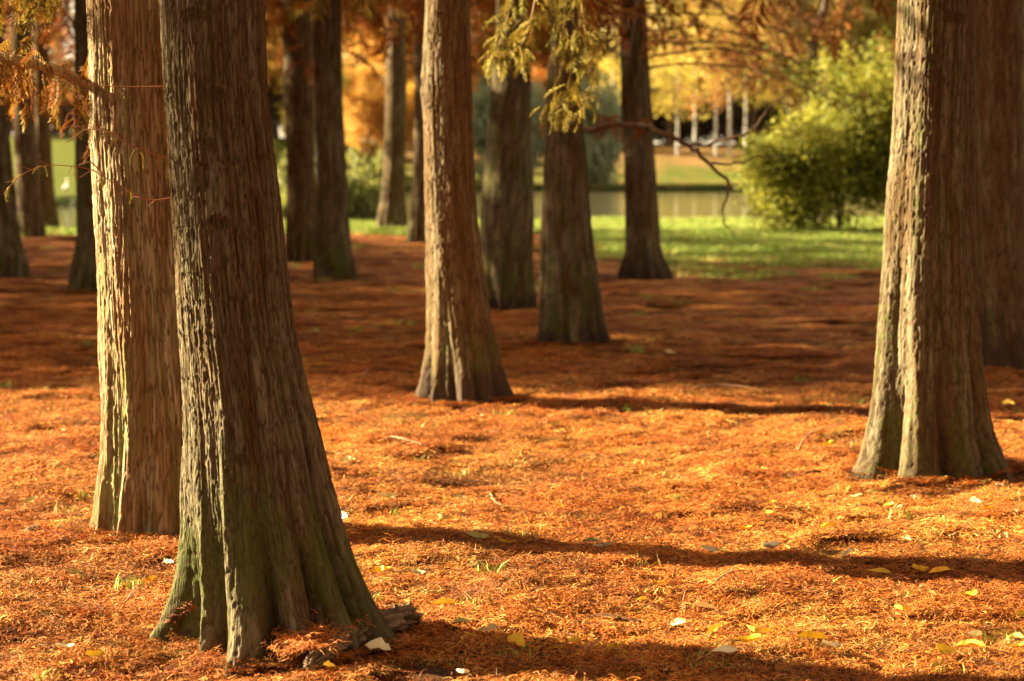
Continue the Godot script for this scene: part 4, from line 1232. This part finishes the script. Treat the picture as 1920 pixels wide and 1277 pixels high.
	for q in far:
		var d := shore_far(q[0]) + float(q[1])
		broad_tree(q[5], Vector3(q[0], land(q[0], d), -d), lowt[q[3]], q[2], q[4], q[6], "tree", q[7], q[0])
	# grey-green willows at the far water's edge
	var wil := broad_shape(7.5, 0.4, 2.4, v0, v1, 800, drip, bark, 0.2, 620)
	for q in [[5.2, 3.0, 1.0, "beside the open grassy bank"], [-0.6, 3.5, 1.05, "behind the dark mossy trunk"]]:
		var d := shore_far(q[0]) + float(q[1])
		broad_tree("willow_tree", Vector3(q[0], land(q[0], d), -d), wil, q[2], Color(0.28, 0.31, 0.20), "grey-green weeping willow at the far water's edge, " + str(q[3]), "tree", "willows across the pond", q[0])
	# white trunks
	var bc := Shape.new()
	var ba := big.surface_get_arrays(0)
	for k in 130:
		bc.add(ba, Transform3D(Basis(Vector3.UP, r.randf() * TAU).scaled(Vector3.ONE * 0.7), Vector3(r.randfn() * 1.3, r.randf_range(5.2, 10.0), r.randfn() * 1.3)), Color(0.48, 0.38, 0.08).lerp(Color(0.56, 0.46, 0.14), r.randf()))
	var birch_crown := bc.done()
	for q in [[8.2, 30.0, 7.0, 0.24], [13.4, 29.0, 7.0, 0.24], [14.9, 30.0, 11.0, 0.2], [16.4, 28.0, 11.0, 0.22], [17.4, 27.0, 9.0, 0.28], [19.0, 30.0, 12.0, 0.2], [22.0, 28.0, 8.0, 0.2], [23.8, 30.0, 9.0, 0.18]]:
		var d := shore_far(q[0]) + float(q[1])
		var w := base("birch_tree", Vector3(q[0], land(q[0], d), -d))
		tag(w, "white-barked birch trunk standing at the top of the far bank", "tree", "birches on the far bank")
		var sh := Shape.new()
		var pts := []
		for k in 9: pts.append(Vector3(r.randfn() * 0.02, -0.2 + q[2] * k / 8.0, 0))
		for k in 8:
			var f0: float = q[3] * 0.6 * (1.0 - 0.06 * k)
			sh.tube([pts[k], (pts[k] as Vector3).lerp(pts[k + 1], 0.86), pts[k + 1]], [f0, f0 * 0.97, f0 * 0.95], 9, Color(0.46, 0.43, 0.40) if r.randf() < 0.75 else Color(0.35, 0.31, 0.28))
		for k in 4:
			var p0: Vector3 = pts[5 + k % 3]
			var bd2 := Vector3(r.randfn(), 0.9, r.randfn())
			sh.tube([p0, p0 + bd2 * 0.7, p0 + bd2 * 1.4], [0.05, 0.035, 0.015], 4, Color(0.3, 0.26, 0.22))
		part("trunk", sh.done(), M.twig, w)
		part("crown", birch_crown, M.leaf, w).position.y = q[2] - 9.0
	# dark understorey and wood at the back
	var under := [broad_shape(4.0, 0.1, 3.0, v0, v1, 280, big, bark, 0.1, 700, 2), broad_shape(4.6, 0.1, 3.2, v0, v1, 280, big, bark, 0.1, 701, 2)]
	var hx := -66.0
	var k2 := 0
	while hx < 66.0:
		var d := shore_far(hx) + (56.0 if k2 % 2 else 64.0) + 4.0 * r.randf()
		broad_tree("understorey_shrub", Vector3(hx, land(hx, d), -d), under[k2 % 2], r.randf_range(0.95, 1.3), Color(0.19, 0.15, 0.10), "dark shrub in the understorey at the top of the far bank", "shrub", "dark shrubs on the far bank", hx)
		hx += 2.3
		k2 += 1
	hx = -12.0
	while hx < 75.0:
		var d := shore_far(hx) + 68.0 + 14.0 * r.randf()
		broad_tree("woodland_tree", Vector3(hx, land(hx, d), -d), lowt[k2 % 4], r.randf_range(1.15, 1.4), [Color(0.42, 0.30, 0.15), Color(0.46, 0.38, 0.17), Color(0.40, 0.25, 0.13)][k2 % 3], "brown autumn tree in the wood beyond the pond", "tree", "trees of the far wood", hx)
		hx += 7.0
		k2 += 1
	# dark sedges hanging over the far water's edge
	var sx := []
	var sc := PackedColorArray()
	var sedge := blades_mesh(20, 0.6, 0.4, r)
	var x := -30.0
	while x < 30.0:
		sx.append(Transform3D(Basis(Vector3.UP, r.randf() * TAU).scaled(Vector3.ONE * r.randf_range(0.6, 1.0)), Vector3(x, -0.3, -shore_far(x) - 0.4)))
		sc.append(Color(0.05, 0.065, 0.02))
		x += 0.28
	tag(many("bank_sedge", copies(sedge, sx, sc), M.grass, self), "dark sedge fringe along the far water's edge", "sedge", "", "stuff")
	# white bird on the far left bank
	var bd := 93.5
	var bx := -19.2
	var bird := base("white_bird", Vector3(bx, land(bx, bd) , -bd), 1.25)
	tag(bird, "white bird standing on the far bank across the pond", "bird")
	bird.scale = Vector3.ONE * 0.7
	part("body", log_mesh([Vector3(-0.34, 0.52, 0), Vector3(-0.15, 0.50, 0), Vector3(0.08, 0.55, 0), Vector3(0.2, 0.68, 0), Vector3(0.22, 0.85, 0), Vector3(0.19, 1.0, 0), Vector3(0.24, 1.06, 0), Vector3(0.33, 1.03, 0)], [0.03, 0.12, 0.15, 0.09, 0.045, 0.04, 0.055, 0.02], 10, 0.05, 4, Color(0.75, 0.74, 0.7), Color(0.8, 0.79, 0.76)), M.twig, bird)
	for z in [-0.05, 0.05]:
		var leg := Shape.new()
		leg.tube([Vector3(0, 0.45, z), Vector3(0.02, 0.22, z), Vector3(0, -0.02, z)], [0.02, 0.014, 0.014], 5, Color(0.2, 0.15, 0.1))
		part("leg", leg.done(), M.twig, bird)

# ---------------------------------------------------------------- on the ground
func build_floor_things() -> void:
	var spots := [[-0.752, 6.74, 0.27], [-1.435, 8.76, 0.23], [2.05, 10.62, 0.3], [3.66, 15.8, 0.18], [-0.29, 13.52, 0.24], [0.52, 17.9, 0.25], [-0.03, 22.6, 0.25], [1.78, 28.9, 0.26]]
	build_litter(spots)
	build_grass(spots)
	build_leaves()
	var wood := Color(0.075, 0.055, 0.045)
	var lg := base("rotten_log", Vector3(-0.50, land(-0.50, 6.62), -6.62))
	tag(lg, "dark rotten log lying against the foot of the mossy trunk", "log")
	part("wood", log_mesh([Vector3(-0.10, 0.035, 0.33), Vector3(-0.04, 0.055, 0.18), Vector3(0.04, 0.06, -0.02), Vector3(0.12, 0.055, -0.22), Vector3(0.17, 0.05, -0.33)], [0.016, 0.030, 0.028, 0.040, 0.040], 34, 0.95, 9, Color(0.075, 0.048, 0.030), Color(0.20, 0.135, 0.085)), M.bark, lg)
	var rf := RandomNumberGenerator.new()
	rf.seed = 66
	var ns := Shape.new()
	var tuft := tuft_mesh(0.055, 26, 0.018, 0.05, 0.0011, 0.012, rf).surface_get_arrays(0)
	for k in 70:
		var f := rf.randf_range(0.02, 0.8)
		var p := Vector3(-0.12, 0.075, 0.30).lerp(Vector3(0.10, 0.13, -0.30), f) + Vector3(rf.randfn() * 0.04 - 0.03, rf.randfn() * 0.006, rf.randfn() * 0.03)
		ns.add(tuft, Transform3D(Basis(Vector3.UP, rf.randf() * TAU) * Basis(Vector3.RIGHT, rf.randfn() * 0.4), p), Color(0.44, 0.12, 0.03).lerp(Color(0.56, 0.19, 0.045), rf.randf()))
	tag(part("clinging_needles", ns.done(), M.dry, lg), "", "", "", "stuff")
	# dry rust frond leaning on the root
	var fr := base("dry_frond", Vector3(-1.08, land(-1.08, 6.72) + 0.02, -6.72))
	tag(fr, "bright rust-red dry frond leaning on the mossy trunk's root", "frond")
	var fm := spray_mesh(0.13, 15, 0.030, 0.0042, 0.6, rf)
	var f2 := Shape.new()
	var fa := fm.surface_get_arrays(0)
	for k in 7:
		f2.add(fa, Transform3D(Basis(Vector3.UP, rf.randf_range(-0.8, 0.8)) * Basis(Vector3.BACK, rf.randf_range(0.1, 1.3)), Vector3(rf.randf_range(-0.03, 0.03), rf.randf_range(0, 0.06), rf.randf_range(-0.02, 0.02))), Color(0.46, 0.10, 0.025))
	part("leaflets", f2.done(), M.dry, fr)
	# fallen twigs
	ground_twig("fallen_twig", [[1.50, 11.30], [1.64, 11.81], [1.83, 12.12]], 0.006, "curved pale twig on the litter near the broad grooved trunk")
	ground_twig("fallen_twig", [[0.67, 7.39], [0.76, 7.61], [0.86, 7.77]], 0.004, "thin dark twig with one fork on the open sunlit litter", [[0.6, 0.02, 0.01, -0.05]])
	ground_twig("fallen_twig", [[-1.32, 7.26], [-1.31, 7.45], [-1.31, 7.68]], 0.0035, "forked pale twig on the litter beside the mossy trunk", [[0.2, 0.03, 0.02, -0.16], [0.15, -0.03, 0.01, 0.06]])
	ground_twig("fallen_twig", [[-0.70, 11.65], [-0.60, 11.52], [-0.47, 11.26]], 0.0055, "short dark twig on the litter in front of the slender sunlit trunk")
	ground_twig("fallen_twig", [[1.18, 14.24], [1.36, 14.47], [1.62, 14.27]], 0.008, "long grey twig lying along the edge of the shade")
	ground_twig("fallen_twig", [[-1.05, 15.01], [-1.04, 15.4], [-1.03, 15.80]], 0.006, "pale stick in the shade behind the slender sunlit trunk")
	ground_twig("fallen_twig", [[-0.46, 7.08], [-0.40, 6.95], [-0.33, 6.80]], 0.002, "fine straw-coloured stalk arched over the rotten log")
	ground_twig("fallen_twig", [[-0.10, 9.87], [-0.07, 9.48], [0.03, 9.41]], 0.003, "small bent twig on the litter at the end of a trunk's shadow")
	# bark pieces; the first is a dark strip for a hollow's shade
	for q in [[0.26, 7.04, 0.42, 6.94, 0.008, "strip of dark bark standing in for the shade in a hollow of the sunlit litter"], [1.43, 10.62, 1.56, 10.66, 0.012, "small dark bark flake beside the broad grooved trunk"], [-0.80, 6.42, -0.72, 6.39, 0.010, "short brown bark curl at the mossy trunk's front root"]]:
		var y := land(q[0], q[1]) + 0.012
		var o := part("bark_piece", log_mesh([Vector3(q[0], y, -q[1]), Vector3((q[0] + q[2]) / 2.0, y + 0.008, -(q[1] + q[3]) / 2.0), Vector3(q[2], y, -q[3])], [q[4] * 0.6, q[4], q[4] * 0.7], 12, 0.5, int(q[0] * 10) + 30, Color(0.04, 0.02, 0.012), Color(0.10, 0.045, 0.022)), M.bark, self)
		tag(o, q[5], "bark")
	var cone := part("fallen_cone", log_mesh([Vector3(-1.99, land(-1.96, 8.77) + 0.02, -8.77), Vector3(-1.95, land(-1.96, 8.77) + 0.028, -8.77), Vector3(-1.91, land(-1.96, 8.77) + 0.02, -8.76)], [0.012, 0.026, 0.012], 14, 0.5, 51, Color(0.07, 0.04, 0.025), Color(0.15, 0.09, 0.05)), M.bark, self)
	tag(cone, "small dark lump like a cone on the litter beside the shaggy trunk", "cone")
